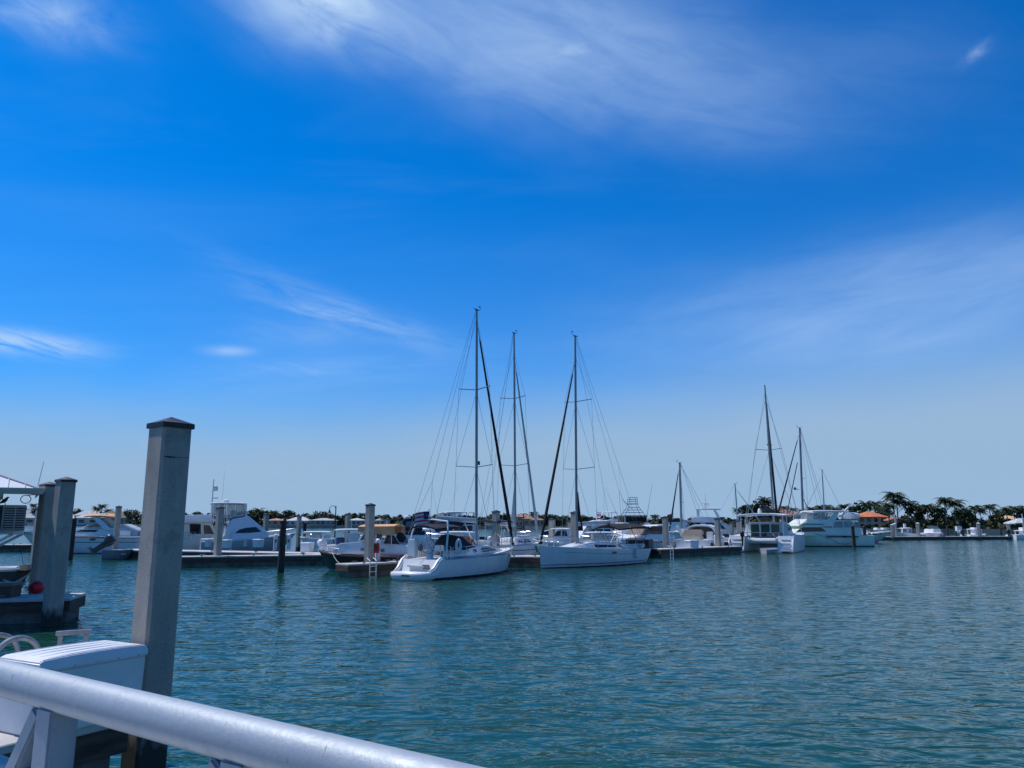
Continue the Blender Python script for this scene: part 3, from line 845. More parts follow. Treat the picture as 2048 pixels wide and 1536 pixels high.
# ---------------------------------------------------------------- sailboat one, stern towards us
STRIPE = (0.03, 0.08, 0.16)
b = sailboat('sailboat', 'white sailboat with navy canopy and striped flag, stern facing us', (905, 42.6), 60, 1027, 822, 3.3, 1093, 1120, 953, 622,
             hull_mat('sail_hull_one', (0.70, 0.71, 0.70), stripes=[(1.02, 1.07, STRIPE)], boot=0.10), furl=BLACK, furl_r=.085, fore=.93, rake=1.1, stern=-.8, spreaders=(.34, .66), boom_mat=MASTW, boom_len=4.0, boom_z=2.95)
H = b.h; L = b.L
# raked open stern: steps and locker set into the sloping transom
xs0 = -L / 2
m = MB(); rr = []
for z, xo, w in ((-.15, -.35, .85), (.02, -.55, 1.12), (.22, -.62, 1.24), (.36, -.60, 1.22), (.40, -.54, 1.16)):
    rr.append([(xs0 + .7, -w, z)] + [(xs0 + .15 + xo * math.cos(t) ** .7, w * math.sin(t), z) for t in [math.pi * (i / 12 - .5) * .999 for i in range(13)]] + [(xs0 + .7, w, z)])
m.loft(rr); b.part('swim_platform', m, WHITE, smooth=True, ang=60)
b.part('name_plate', MB().box((xs0 - .44, -.05, .24), (.06, .50, .07)), BLKP)
for sd in (-1, 1):
    m = MB(); m.loft([[(x, sd * y0, z0), (x, sd * y1, z0), (x, sd * y1, z1), (x, sd * y0, z1)] for x, y0, y1, z0, z1 in ((xs0 + .05, 1.0, 1.16, .1, .44), (xs0 + .4, 1.02, 1.23, .15, .62), (xs0 + .75, 1.04, 1.27, .3, 1.0), (xs0 + 1.25, 1.08, 1.30, .6, 1.22))])
    b.part('quarter_moulding', m, WHITE, bevel=.06)
b.part('stern_step', MB().box((xs0 + .55, 0, .66), (.34, 1.1, .09)), DECKW, bevel=.03)
b.part('locker_door', MB().box((xs0 + .50, -.62, .62), (.03, .46, .30), ry=-.5), GREYP, bevel=.01)
# coach roof with long dark side window
zd = H.sheer(.5)
b.solid('cabin', WHITE, [(-L * .16, zd - .05), (-L * .13, zd + .42), (-L * .02, zd + .50), (L * .12, zd + .44), (L * .30, zd + .10), (L * .32, zd - .05)], 1.12, .88, bevel=.08, local=True, taper=.55)
b.panes('cabin_window', GLASS, [[(L * .02, zd + .12), (L * .0, zd + .20), (L * .02, zd + .34), (L * .11, zd + .33), (L * .19, zd + .16)]], local=True, off=.02)
b.panes('cabin_port', GLASS, [[(-L * .085, zd + .14), (-L * .085, zd + .27), (-L * .055, zd + .29), (-L * .055, zd + .14)]], local=True, off=.02)
m = MB(); m.box((L * .21, 0, zd + .33), (.5, .5, .07)); b.part('hatch', m, GLASS, bevel=.02)
# cockpit: seats, wheel, dodger, bimini on its arch
for sd in (-1, 1):
    m = MB(); m.box((-L * .235, sd * .88, zd + .12), (L * .2, .36, .32)); b.part('coaming', m, WHITE, bevel=.06)
wh = MB(); c = (-L * .36, 0, zd + .55)
wh.tube([(c[0] + .05 * 0, .42 * math.cos(a), c[2] + .42 * math.sin(a)) for a in [i * math.pi / 10 for i in range(21)]], .018, 5)
for i in range(5): a = i * 1.2566; wh.tube([c, (c[0], .42 * math.cos(a), c[2] + .42 * math.sin(a))], .012, 4)
b.part('steering_wheel', wh, STEEL, smooth=True)
m = MB(); m.loft([[(c[0] + .18 + sx * k * .16, sy * k * .16, z) for sx, sy in ((-1, -1), (1, -1), (1, 1), (-1, 1))] for k, z in ((1, zd - .2), (.8, zd + .6), (1.1, zd + .85))]); b.part('binnacle', m, WHITE, bevel=.03)
arch = []
for sd in (-1, 1): arch.append([(-L / 2 + 1.4, sd * 1.18, zd), (-L / 2 + 1.6, sd * 1.16, zd + 1.2), (-L / 2 + 1.8, sd * 1.0, zd + 1.8)])
arch.append([(-L / 2 + 1.8, -1.0, zd + 1.8), (-L / 2 + 1.82, 0, zd + 1.9), (-L / 2 + 1.8, 1.0, zd + 1.8)])
b.poles('arch', WHITE, arch, .055)
b.slab('bimini', NAVY, -L / 2 + .9, -L * .16, zd + 1.70, .06, 1.05, camber=.18, nose=.8)
m = MB(); m.loft([[(x, y * w, z0 + (z1 - z0) * (1 - abs(y) ** 3)) for y in (-1, -.8, -.4, 0, .4, .8, 1)] + [(x, y * w * .95, z0 - .01) for y in (1, -1)] for x, w, z0, z1 in ((-L * .19, 1.0, zd + .3, zd + 1.12), (-L * .10, .92, zd + .35, zd + 1.02), (-L * .03, .8, zd + .45, zd + .52))])
dg = b.part('dodger', m, NAVY, smooth=True, ang=40)
b.part('dodger_window', MB().plate([(-L * .095, -.7, zd + 1.0), (-L * .04, -.65, zd + .63), (-L * .04, .65, zd + .63), (-L * .095, .7, zd + 1.0)], .02), CLEARV, dg)
# canvas flaps hanging from the bimini's after edge and the dark side curtain
b.part('stack_pack', MB().loft([[(x, .16 * math.cos(t), 2.66 + dz + .2 * k * math.sin(t)) for t in [i * math.pi / 4 for i in range(8)]] for x, dz, k in ((-.7, .05, .7), (-1.6, 0, 1), (-3.4, .02, .9))]), NAVY, smooth=True)
# stern gear: grill, outboard on the rail, horseshoe buoy, lantern, flag
for y, nm, mt, sz in ((-.95, 'grill', STEEL, (.36, .42, .3)), (.75, 'liferaft_case', WHITE, (.34, .5, .9)), (.25, 'rail_box', GREYP, (.2, .25, .35))):
    m = MB(); m.box((-L / 2 + 1.15, y, zd + .45), sz); b.part(nm, m, mt, bevel=.05)
hs = MB(); hs.tube([(-L / 2 + 2.2 + .0, -1.42, zd + .45 + 0)] + [(-L / 2 + 2.2 + .20 * math.cos(a), -1.42, zd + .5 + .36 * math.sin(a)) for a in [-1.2 + i * .55 for i in range(11)]], .07, 7)
b.part('horseshoe_buoy', hs, WHITEP, smooth=True)
b.rail(0.03, .12, .62, 3, name='pushpit'); b.rail(.14, .86, .58, 6, name='lifelines', r=.012); b.rail(.88, .985, .62, 3, name='pulpit')
fx, fz = b.lp(858, 1018); fl = MB(); fl.tube([(fx + .25, 0, zd + .6), (fx, 0, fz)], .022, 6); b.part('flagstaff', fl, TEAK, smooth=True)
fp = Vector((fx, 0, fz - .12))
def flag(boat, parent, p, w, h, along, stripes=7):
    """striped ensign hanging in soft folds from its staff"""
    a = Vector(along).normalized(); side = Vector((-a.y, a.x, 0))
    def pt(i, j, n=8): 
        k = i / n; return p + a * (w * k) + Vector((0, 0, -h * j - .12 * w * k * k)) + side * (.07 * w * math.sin(k * 7 + j * 2))
    n = 8
    for r_ in range(stripes):
        m = MB(); vs = []; 
        for j in (r_ / stripes, (r_ + 1) / stripes): vs += [pt(i, j) for i in range(n + 1)]
        m.add(vs, [(i, i + 1, n + 2 + i, n + 1 + i) for i in range(n)])
        boat.part('stripe', m, FLAGR if r_ % 2 == 0 else FLAGW, parent, smooth=True)
    m = MB(); vs = []
    for j in (0, .54): vs += [pt(i, j) + side * .012 for i in range(4)]
    m.add(vs, [(i, i + 1, 5 + i, 4 + i) for i in range(3)]); boat.part('canton', m, FLAGB, parent, smooth=True)
    m = MB(); vs = []
    for j in (0, .54): vs += [pt(i, j) - side * .012 for i in range(4)]
    m.add(vs, [(i, i + 1, 5 + i, 4 + i) for i in range(3)]); boat.part('canton', m, FLAGB, parent, smooth=True)
fs_ = [o for o in b.root.children if o.name.startswith('flagstaff')][0]
flag(b, fs_, fp, .72, .74, (-.35, .75, 0))
m = MB(); m.box((b.xm - .5, .25, zd + .75), (.45, .4, .4)); o_ = b.part('sail_bag', m, ORANGE, bevel=.12)
m = MB(); m.box((b.xm - .3, -.05, zd + .62), (.2, .3, .22)); b.part('white_bag', m, FLAGW, bevel=.06)
b.part('halyard_coil', MB().tube([(-L * .08 + .17 * math.cos(a), -.9 + .06 * math.sin(2 * a), zd + .62 + .2 * math.sin(a)) for a in [i * .63 for i in range(11)]], .03, 5), BLKP)
for sd in (-1, 1):   # steaming radar reflector and lantern on the mast front
    pass
b.part('steaming_light', MB().box((b.xm + .16, 0, lerp(zd, b.ztop, .36)), (.14, .12, .22)), BLKP)
hp = MB(); x_, z_ = -L * -.10 + L * .18, .98; w_ = H.half(x_, z_); hp.lathe([(.001, .0), (.09, .0), (.10, -.02)], (0, 0, 0), 10)
hp.v = [(x_ + v[0] * 1.0, -(w_ + .012 + v[2] * .5), z_ + v[1]) for v in hp.v]; b.part('hull_port', hp, GLASS)
SAIL1 = b

# ---------------------------------------------------------------- sailboat two, behind the pile
b = sailboat('sailboat', 'white sailboat with pale furled jib behind the tall pile, bow pointing right', (1031, 56.0), 58, 1078, 966, 3.3, 1083, 1092, 1031, 668,
             hull_mat('sail_hull_two', (0.72, 0.72, 0.74), stripes=[(.92, .98, STRIPE)]), furl=mat('pale_grey_canvas', (0.36, 0.42, 0.45), .85, var=.1), furl_r=.085, fore=.86, boom_mat=MASTW, boom_len=3.9)
H = b.h; L = b.L; zd = H.sheer(.5)
b.solid('cabin', WHITE, [(-L * .18, zd - .05), (-L * .15, zd + .42), (L * .05, zd + .48), (L * .17, zd + .40), (L * .30, zd + .05), (L * .30, zd - .05)], 1.1, .85, bevel=.08, local=True, taper=.6)
b.panes('cabin_window', GLASS, [[(L * .03, zd + .10), (L * .03, zd + .33), (L * .12, zd + .31), (L * .18, zd + .12)]], local=True, off=.02)
b.panes('cabin_port', GLASS, [[(-L * .10, zd + .12), (-L * .10, zd + .28), (-L * .02, zd + .30), (-L * .02, zd + .12)]], local=True, off=.02)
b.slab('bimini', BLACK, -L * .47, -L * .2, zd + 1.75, .05, 1.2, camber=.15, nose=.8)
b.poles('bimini_frame', STEEL, [[(x, sd * 1.15, zd), (x, sd * 1.15, zd + 1.62)] for x in (-L * .43, -L * .24) for sd in (-1, 1)], .025)
b.rail(.1, .86, .58, 7, name='lifelines', r=.012); b.rail(.88, .985, .62, 3, name='pulpit')
sl = MB(); zt = zd + 4.6; sl.plate([(b.xm - .10, 0, zt), (b.xm - .10, 0, zt - 3.1), (b.xm - .62, .0, zt - 2.9)], .02); b.part('mainsail_corner', sl, mat('sailcloth', (.5, .54, .56), .85, var=.1))
x_, z_ = L * .30, .86; w_ = H.half(x_, z_); b.part('hull_port', MB().box((x_, -(w_ + .0), z_), (.40, .03, .10), rz=-.22), GLASS)

# ---------------------------------------------------------------- sailboat three, bow towards us
b = sailboat('sailboat', 'white sailboat with plumb bow facing left and black canopy aft', (1150, 51.7), 228, 1079, 1272, 3.5, 1092, 1097, 1153, 672,
             hull_mat('sail_hull_three', (0.70, 0.71, 0.72), stripes=[(.17, .215, (.03, .04, .06)), (.215, .30, (.70, .71, .72))], boot=.05), furl=BLACK, furl_r=.085, fore=.86, rake=.12, stern=.9, boom_mat=MASTW, boom_len=3.9, boom_z=2.72, eb=1.0)
H = b.h; L = b.L; zd = H.sheer(.5)
b.solid('cabin', WHITE, [(-L * .20, zd - .05), (-L * .16, zd + .36), (0, zd + .46), (L * .10, zd + .42), (L * .34, zd + .08), (L * .34, zd - .05)], 1.15, .86, bevel=.09, local=True, taper=.5)
b.panes('cabin_window', GLASS, [[(-L * .135, zd + .10), (-L * .115, zd + .25), (L * .065, zd + .30), (L * .065, zd + .12)]], local=True, off=.02)
b.panes('cabin_port', GLASS, [[(-L * .185, zd + .12), (-L * .175, zd + .24), (-L * .155, zd + .26), (-L * .155, zd + .12)]], local=True, off=.02)
sf = b.wf
for xx in (.12, .2): b.part('hatch', MB().box((L * xx, 0, zd + .43 - (xx - .1) * 2.2), (.5, .5, .05), ry=.18), GLASS, bevel=.015)
for sd in (-1, 1):
    b.part('coaming', MB().box((-L * .32, sd * 1.0, zd + .10), (L * .23, .45, .3)), WHITE, bevel=.06)
    x_, z_ = -L * .02, .86; w_ = H.half(x_, z_)
    m = MB(); m.lathe([(.001, 0), (.2, 0), (.21, -.02)], (0, 0, 0), 14); m.v = [(x_ + v[0] * 1.3, sd * (w_ + .012 + v[2] * .5), z_ + v[1] * .35) for v in m.v]; b.part('hull_port', m, GLASS)
    b.part('cove_stripe', MB().tube([(x, sd * (H.half(x, H.sheer((x + L / 2) / L) - .30) + .004), H.sheer((x + L / 2) / L) - .30) for x in [lerp(-L * .32, L * .36, i / 12) for i in range(13)]], .012, 4), GREYP)
b.slab('bimini', BLACK, -L * .53, -L * .16, zd + 1.70, .10, 1.5, camber=.26, nose=.7)
b.poles('bimini_frame', GREYP, [[(-L * .36, sd * 1.35, zd), (-L * .48, sd * 1.4, zd + 1.45)] for sd in (-1, 1)] + [[(-L * .36, sd * 1.35, zd), (-L * .24, sd * 1.4, zd + 1.45)] for sd in (-1, 1)], .025)
b.part('mainsail_cover', MB().loft([[(b.xm - .12 - o, .11 * math.cos(t) * k, z + 0 * t) for t in (0, 1.57, 3.14, 4.71)] for z, o, k in ((zd + 1.2, .35, 2.0), (zd + 2.4, .16, 1.3), (zd + 3.8, .06, .5))]), BLACK, smooth=True)
b.part('anchor', MB().bar((L / 2 - .5, 0, H.sheer(1) + .12), (L / 2 + .38, 0, H.sheer(1) + .02), .1, .08).bar((L / 2 + .36, 0, H.sheer(1) + .04), (L / 2 + .16, 0, H.sheer(1) - .38), .22, .05), STEEL, bevel=.01)
b.rail(.1, .86, .58, 7, name='lifelines', r=.012); b.rail(.88, .985, .62, 3, name='pulpit')
SAIL3 = b

# ---------------------------------------------------------------- small masts and sailboats further back
b = sailboat('sailboat', 'distant sailboat whose tall mast and furled jib rise left of the aft cabin yacht', (1600, 104), 172, 1548, 1668, 3.6, 1060, 1064, 1607, 856, hull_mat('sail_hull_four', (.7, .7, .7)), furl=BLACK, furl_r=.10, fore=.93, boom_len=2.2, boom_z=3.7, rig_r=.018, mast_w=.15, mast_rake=.028, boom_mat=NAVY, spreaders=(.5,), group='far sailing yachts')
b.part('radar_bracket', MB().box((b.xm + .55, 0, lerp(b.zd, b.ztop, .40)), (.6, .25, .06)).ball((b.xm + .75, 0, lerp(b.zd, b.ztop, .40) + .12), .2, 6), GREYP)
b.part('inner_stay', MB().tube([(b.xm + .2, 0, lerp(b.zd, b.ztop, .66)), (b.L * .32, 0, b.zd + .4)], .06, 5), BLACK)
b.part('mizzen_cover', MB().loft([[(b.xm - .15 - o, .3 * math.cos(t) * k, z) for t in (0, 1.57, 3.14, 4.71)] for z, o, k in ((b.zd + 2.0, 1.4, 1.2), (b.zd + 2.8, .7, 1.1), (b.zd + 4.3, .1, .4))]), BLACK, smooth=True)
for px, top, d, lb, ph in ((1362, 926, 96, 'far sailboat with slim mast and dark furled jib behind the express cruiser', 170), (1475, 968, 150, 'far sailboat with thin pale mast above the catamaran pile', 10), (1650, 940, 170, 'far sailboat with thin pale mast behind the aft cabin yacht', 175)):
    b = sailboat('sailboat', lb, (px, d), ph, px + ((-24 if px == 1362 else -60) if ph > 90 else 60), px + (60 if ph > 90 else -60), 3.0, 1064, 1066, px + 1, top, hull_mat('sail_hull_far', (.7, .7, .7)), furl=BLACK if px == 1362 else MASTW, furl_r=.09, fore=.9, boom=px == 1362, boom_len=3.5, rig_r=.016, spreaders=(.42,), mast_w=.14, mastm=MASTW if px != 1362 else MAST, group='far sailing yachts')
    b.solid('cabin', WHITE, [(-2.0, b.zd - .05), (-1.8, b.zd + .4), (1.0, b.zd + .45), (2.2, b.zd)], 1.0, .8, local=True)

# ---------------------------------------------------------------- motor boats, left to right
def antenna(b, x, y, z, h, lean=0.0, r=0.014, mt=None): b.part('antenna', MB().tube([(x, y, z), (x + lean, y, z + h)], [r, r * .5], 4), mt or MASTW)

# express cruiser with tan sunshade
b = Boat('motor_cruiser', 'white express cruiser with tan sunshade and radar arch at far left', 'motorboat', (170, 73), 183, 44, 288, 'motor cruisers', py=1075)
H = b.hull(hull_mat('cruiser_hull_one', (.68, .69, .70), stripes=[(.98, 1.05, (.10, .12, .15))]), 3.4, 1067, 1076, trim=.05, trim_mat=GREYP, rake=2.2, es=.4, eb=1.1, flare=.2)
L = b.L; zd = H.sheer(.5)
b.solid('cabin', WHITE, [(80, 1068), (105, 1061), (160, 1055), (262, 1061), (262, 1072), (80, 1072)], 1.25, .95, bevel=.10)
b.panes('side_window', GLASS, [[(150, 1063.5), (160, 1060), (196, 1060), (190, 1064)]], w=1.2)
x0, z0 = b.lp(158, 1056, 1.0); x1, z1 = b.lp(188, 1046, 1.0)
b.windshield(x0, z0, x1, z1, 1.1, .95, 3, mt=PGLASS, frame=.025, curve=.5)
b.panes('side_screen', PGLASS, [[(165, 1055), (189, 1046), (214, 1047), (232, 1056)]], wf=lambda x, z: 1.1, frame=.02)
xa, za = b.lp(176, 1029); xb_, zb = b.lp(236, 1029)
b.slab('sunshade', TAN, xb_, xa, b.lp(200, 1026.5)[1], .10, 1.25, camber=.22, nose=.6)
for sd in (-1, 1):
    p0, p1, p2 = b.lp(229, 1060), b.lp(203, 1036), b.lp(216, 1028)
    b.part('radar_arch', MB().loft([[(x + dx, sd * (y + dy), z) for dx, dy in ((-k, -.05), (k, -.05), (k, .05), (-k, .05))] for (x, z), y, k in ((p0, 1.2, .35), (p1, 1.05, .3), (p2, .8, .35))]), WHITE, bevel=.02)
b.part('radar_arch', MB().box((b.lp(214, 1029)[0], 0, b.lp(214, 1029)[1]), (.75, 1.7, .12)), WHITE, bevel=.03)
b.solid('cockpit_cover', mat('pale_blue_canvas', (.30, .38, .44), .85, var=.12), [(222, 1066), (232, 1050), (244, 1048), (276, 1062), (276, 1072), (222, 1072)], 1.2, .8, bevel=.08)
b.part('swim_platform', MB().box((-L / 2 - .3, 0, .35), (.9, 2.8, .12)), WHITE, bevel=.03)
for sd in (-1, 1):
    x_, z_ = b.lp(186, 1079, 1.6); w_ = H.half(x_, z_); m = MB(); m.lathe([(.001, 0), (.3, 0), (.31, -.02)], (0, 0, 0), 14); m.v = [(x_ + v[0], sd * (w_ + .012 + v[2] * .5), z_ + v[1] * .3) for v in m.v]; b.part('hull_port', m, GLASS)
b.rail(.62, .985, .55, 5, mid=False)

# skiff with tilted black outboard, by the dock
b = Boat('skiff', 'small grey skiff with a tilted dark outboard beside the dock', 'motorboat', (236, 60.5), 5, 268, 213, 'small open boats', py=1090)
b.hull(GREYP, 1.5, 1099, 1100, rake=.6, draft=.2)
for sd in (-1, 1): b.part('bench', MB().box((sd * .5, 0, .42), (.25, 1.2, .05)), DECKW)
b.engine(-b.L / 2 - .15, 0, b.lp(205, 1088)[1] - .15, mat('dark_cowling', (.035, .04, .05), .3), tilt=R(52), k=1.4)

# trawler yacht behind the first dock boxes, seen from astern
b = Boat('motor_yacht', 'cream motor yacht with radar mast, left of the sportfishing boat', 'yacht', (385, 74), 40, 432, 352, 'motor yachts', py=1080)
b.hull(hull_mat('yacht_hull_a', (.66, .66, .62)), 4.0, 1066, 1078, rake=1.0, trim=.05)
b.solid('cabin', CREAM, [(366, 1082), (366, 1047), (424, 1043), (440, 1082)], 1.6, 1.5, bevel=.08)
b.panes('side_window', GLASS, [[(380, 1068), (380, 1048), (402, 1048), (402, 1068)], [(408, 1068), (408, 1050), (420, 1051), (428, 1068)]], w=1.6, off=.02)
b.solid('roof', WHITE, [(356, 1047), (356, 1042), (430, 1037), (436, 1043)], 1.9, 1.8, bevel=.05)
b.solid('flybridge', WHITE, [(366, 1042), (366, 1031), (420, 1029), (430, 1041)], 1.5, 1.4, bevel=.06)
x_ = b.lp(421, 1040)[0]
ztp = b.zat(x_, 958); z0_ = b.zat(x_, 1040)
ms = b.part('radar_mast', MB().tube([(x_, 0, z0_), (x_ + .05, 0, ztp)], [.10, .05], 6), WHITE, smooth=True)
b.dome('radome', x_ + .28, 0, b.zat(x_, 980), .24, .42, WHITE, ms)
b.part('radar_shelf', MB().box((x_ + .2, 0, b.zat(x_, 981)), (.5, .2, .06)).box((x_ + .28, 0, b.zat(x_, 996)), (.6, .12, .1)), WHITE, ms)
b.rail(.0, .3, .6, 3)

# sportfishing convertible
b = Boat('sportfishing_boat', 'sportfishing boat with almond shaped dark window and clear enclosed flybridge', 'motorboat', (495, 71), 24, 592, 402, 'sport boats', py=1075)
SFH = hull_mat('sportfish_hull', (.36, .40, .45), stripes=[(1.55, 1.62, (.6, .62, .62))])
H = b.hull(SFH, 3.9, 1066, 1083, trim=.05, rake=1.9, es=.42, eb=1.15, flare=.3); L = b.L
HB = mat('pale_blue_gelcoat', (.66, .70, .75), .28, var=.04)
b.solid('cabin', HB, [(456, 1084), (453, 1058), (462, 1037), (494, 1030), (500, 1033), (538, 1066), (538, 1084)], 1.65, 1.3, bevel=.10)
b.panes('almond_window', GLASS, [[(470, 1066.5), (478, 1059.5), (492, 1055.5), (512, 1054), (523, 1063.5), (500, 1065.5)]], w=1.5, off=.03)
b.part('cabin_door', MB().box((b.lp(452, 1065)[0] - .03, 0, 2.0), (.04, 1.2, 1.5)), GLASS)
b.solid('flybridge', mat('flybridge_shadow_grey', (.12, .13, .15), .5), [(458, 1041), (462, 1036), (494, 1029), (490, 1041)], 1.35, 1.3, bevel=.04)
cl = [[(427, 1030), (428, 1008), (452, 1008), (452, 1032)], [(455, 1034), (455, 1008), (470, 1008), (468, 1034)], [(471, 1033), (472, 1008), (492, 1008), (493, 1029)]]
b.panes('clear_curtain', CLEARV, cl, wf=lambda x, z: 1.3, frame=.025)
xs = [b.lp(p, 1020, 1.3)[0] for p in (428, 455, 493)]
zt, zb = b.lp(460, 1007)[1], b.lp(460, 1036)[1]
b.poles('tower_leg', STEEL, [[(x, sd * 1.3, zb - .5), (x, sd * 1.3, zt)] for x in xs for sd in (-1, 1)], .035)
b.part('clear_curtain', MB().plate([(xs[2] + .02, -1.28, zt), (xs[2] + .02, 1.28, zt), (xs[2] + .05, 1.28, zb + .15), (xs[2] + .05, -1.28, zb + .15)], .02), CLEARV)
b.part('helm_console', MB().box((xs[1] + .6, 0, zb + .35), (.5, 1.6, .7)), WHITE, bevel=.05)
b.slab('hard_top', WHITE, b.lp(414, 1005)[0] + .3, b.lp(497, 1005)[0] - .25, zt + .12, .10, 1.55, camber=.08, nose=.85)
b.dome('radome', b.lp(452, 1000)[0], 0, zt + .10, .32, .28)
antenna(b, b.lp(446, 1000)[0], .8, zt, 3.0)
b.rail(.62, .985, .45, 5, mid=False)
for sd in (-1, 1): b.part('cockpit_coaming', MB().loft([[(x, sd * (y - .25), z0), (x, sd * y, z0), (x, sd * y, z1), (x, sd * (y - .25), z1)] for x, y, z0, z1 in ((-L / 2 + .1, 1.7, .8, 1.35), (-L * .3, 1.8, .9, 1.45), (-L * .22, 1.8, .9, 2.2))]), WHITE, bevel=.04)

# white boat with twin white outboards behind the black boat
b = Boat('center_console_boat', 'white boat with hard top and white outboards beside the last dock box', 'motorboat', (690, 57), 20, 760, 652, 'center console boats', py=1090)
H = b.hull(WHITE, 2.6, 1075, 1090, rake=1.3, eb=1.1, draft=.3); L = b.L
for y in (-.42, .42): b.engine(-L / 2 - .25, y, b.zat(-L / 2, 1094) - .1, WHITEP, tilt=R(8), k=.95)
b.part('console', MB().box((0, 0, 1.5), (.9, .9, 1.1)), WHITE, bevel=.06)
b.part('seat', MB().box((-1.0, 0, 1.35), (.6, 1.0, .8)), mat('blue_vinyl', (.03, .06, .16), .6), bevel=.06)
zt = b.zat(0, 1058.5)
b.slab('hard_top', WHITE, -1.3, 1.1, zt + .05, .08, .95, camber=.05, nose=.85)
b.poles('top_leg', STEEL, [[(x, sd * .7, .8), (x * .8, sd * .75, zt)] for x in (-.7, .8) for sd in (-1, 1)], .03)
antenna(b, -.2, 0, zt, 1.3)
b.rail(.6, .98, .4, 4, mid=False)

# black hulled boat with tan canopy
b = Boat('picnic_boat', 'black hulled cabin boat with tan canopy, bow pointing left', 'motorboat', (722, 46.5), 172, 639, 826, 'motor cruisers', py=1100)
BH = banded('black_boat_hull', (.008, .005, .006), [(-5, .13, (.25, .30, .30)), (.13, .19, (.02, .02, .02))], .35)
H = b.hull(BH, 3.0, 1103, 1112, trim=.045, trim_mat=mat('varnish_red', (.10, .03, .03), .3), rake=.9, es=.42, eb=1.0, flare=.15, sag=.06); L = b.L
b.solid('cabin', WHITE, [(664, 1106), (668, 1091), (676, 1086.5), (716, 1083), (744, 1080), (820, 1092), (820, 1108), (664, 1108)], 1.18, 1.0, bevel=.08, taper=.8)
b.panes('cabin_port', GREYP, [[(720, 1102), (720, 1096.5), (731, 1096), (731, 1101.5)], [(759, 1103.5), (759, 1098), (768, 1098), (768, 1104)]], w=1.15, off=.02)
x0, z0 = b.lp(714, 1080.5, .9); x1, z1 = b.lp(731, 1056, .9)
b.windshield(x0, z0, x1, z1, 1.05, .95, 3, mt=PGLASS, frame=.04, curve=.3)
b.panes('side_window', PGLASS, [[(718, 1081), (733, 1057), (741, 1057), (741, 1081)], [(749, 1085), (752, 1066), (768, 1064), (760, 1088)]], wf=lambda x, z: 1.05, frame=.03)
b.panes('side_curtain', mat('smoked_vinyl', (.03, .035, .045), .15, var=.3), [[(766, 1088), (775, 1066), (786, 1066), (801, 1089)]], wf=lambda x, z: 1.06, frame=.02)
xA, zA = b.lp(729, 1053); xB, zB = b.lp(800, 1052)
m = MB(); rr = []
for k in range(8):
    f = k / 7; x = lerp(xB, xA, f); z = lerp(zB, zA, f); dip = lerp(.55, .30, f)
    rr.append([(x, y * 1.15, z + .12 * (1 - y * y)) for y in (-1, -.6, 0, .6, 1)] + [(x, 1.17, z - dip), (x, 1.12, z - dip), (x, 1.1, z - .03), (x, -1.1, z - .03), (x, -1.12, z - dip), (x, -1.17, z - dip)])
m.loft(rr); b.part('canopy', m, TAN, smooth=True, ang=40)
b.poles('canopy_frame', STEEL, [[(x, sd * 1.08, 1.3), (x, sd * 1.1, zA - .05)] for x in (lerp(xB, xA, .08), lerp(xB, xA, .5)) for sd in (-1, 1)], .025)
b.part('helm_seat', MB().box((lerp(xB, xA, .35), .3, 1.9), (.5, .6, .12)).box((lerp(xB, xA, .30), .3, 2.15), (.1, .6, .5)), WHITE, bevel=.04)
b.part('search_light', MB().box((lerp(xB, xA, .6), 0, 1.95), (.3, .3, .3)), WHITE, bevel=.05)
b.rail(.72, .985, .35, 4, mid=False)
b.part('anchor_roller', MB().bar((L / 2 - .3, 0, H.sheer(1) + .06), (L / 2 + .25, 0, H.sheer(1) + .10), .16, .08), STEEL)

# dark covered flybridge boat behind sailboat one
b = Boat('motor_yacht', 'motor yacht with black canvas flybridge behind the first sailboat', 'yacht', (900, 70), 200, 800, 985, 'motor yachts', py=1075)
H = b.hull(hull_mat('yacht_hull_b', (.68, .69, .70)), 3.8, 1069, 1080, rake=1.4, trim=.05); L = b.L
b.solid('cabin', WHITE, [(830, 1080), (845, 1062), (868, 1049), (955, 1047), (960, 1080)], 1.5, 1.3, bevel=.08)
b.panes('side_window', GLASS, [[(856, 1064), (870, 1053), (905, 1052), (905, 1064)], [(909, 1064), (909, 1052), (945, 1051), (945, 1064)]], w=1.45, off=.03)
b.solid('flybridge', BLACK, [(884, 1049), (890, 1037), (905, 1033), (950, 1033), (962, 1040), (962, 1049)], 1.35, 1.2, bevel=.06)
zt = b.lp(920, 1024)[1]
b.slab('hard_top', WHITE, b.lp(928, 1024)[0] - .0, b.lp(886, 1024)[0], zt + .06, .08, 1.25, camber=.06, nose=.85)
b.panes('clear_curtain', CLEARV, [[(890, 1036), (888, 1026), (905, 1026), (905, 1036)], [(907, 1036), (907, 1026), (924, 1026), (926, 1036)]], wf=lambda x, z: 1.15, frame=.03)
b.poles('tower_leg', WHITE, [[(b.lp(p, 1030)[0], sd * 1.15, zt - .7), (b.lp(p, 1030)[0], sd * 1.15, zt)] for p in (888, 926) for sd in (-1, 1)], .03)
antenna(b, b.lp(894, 1020)[0], .6, zt, 2.6, -.9); antenna(b, b.lp(880, 1020)[0], -.6, zt - .6, 2.8, .6)
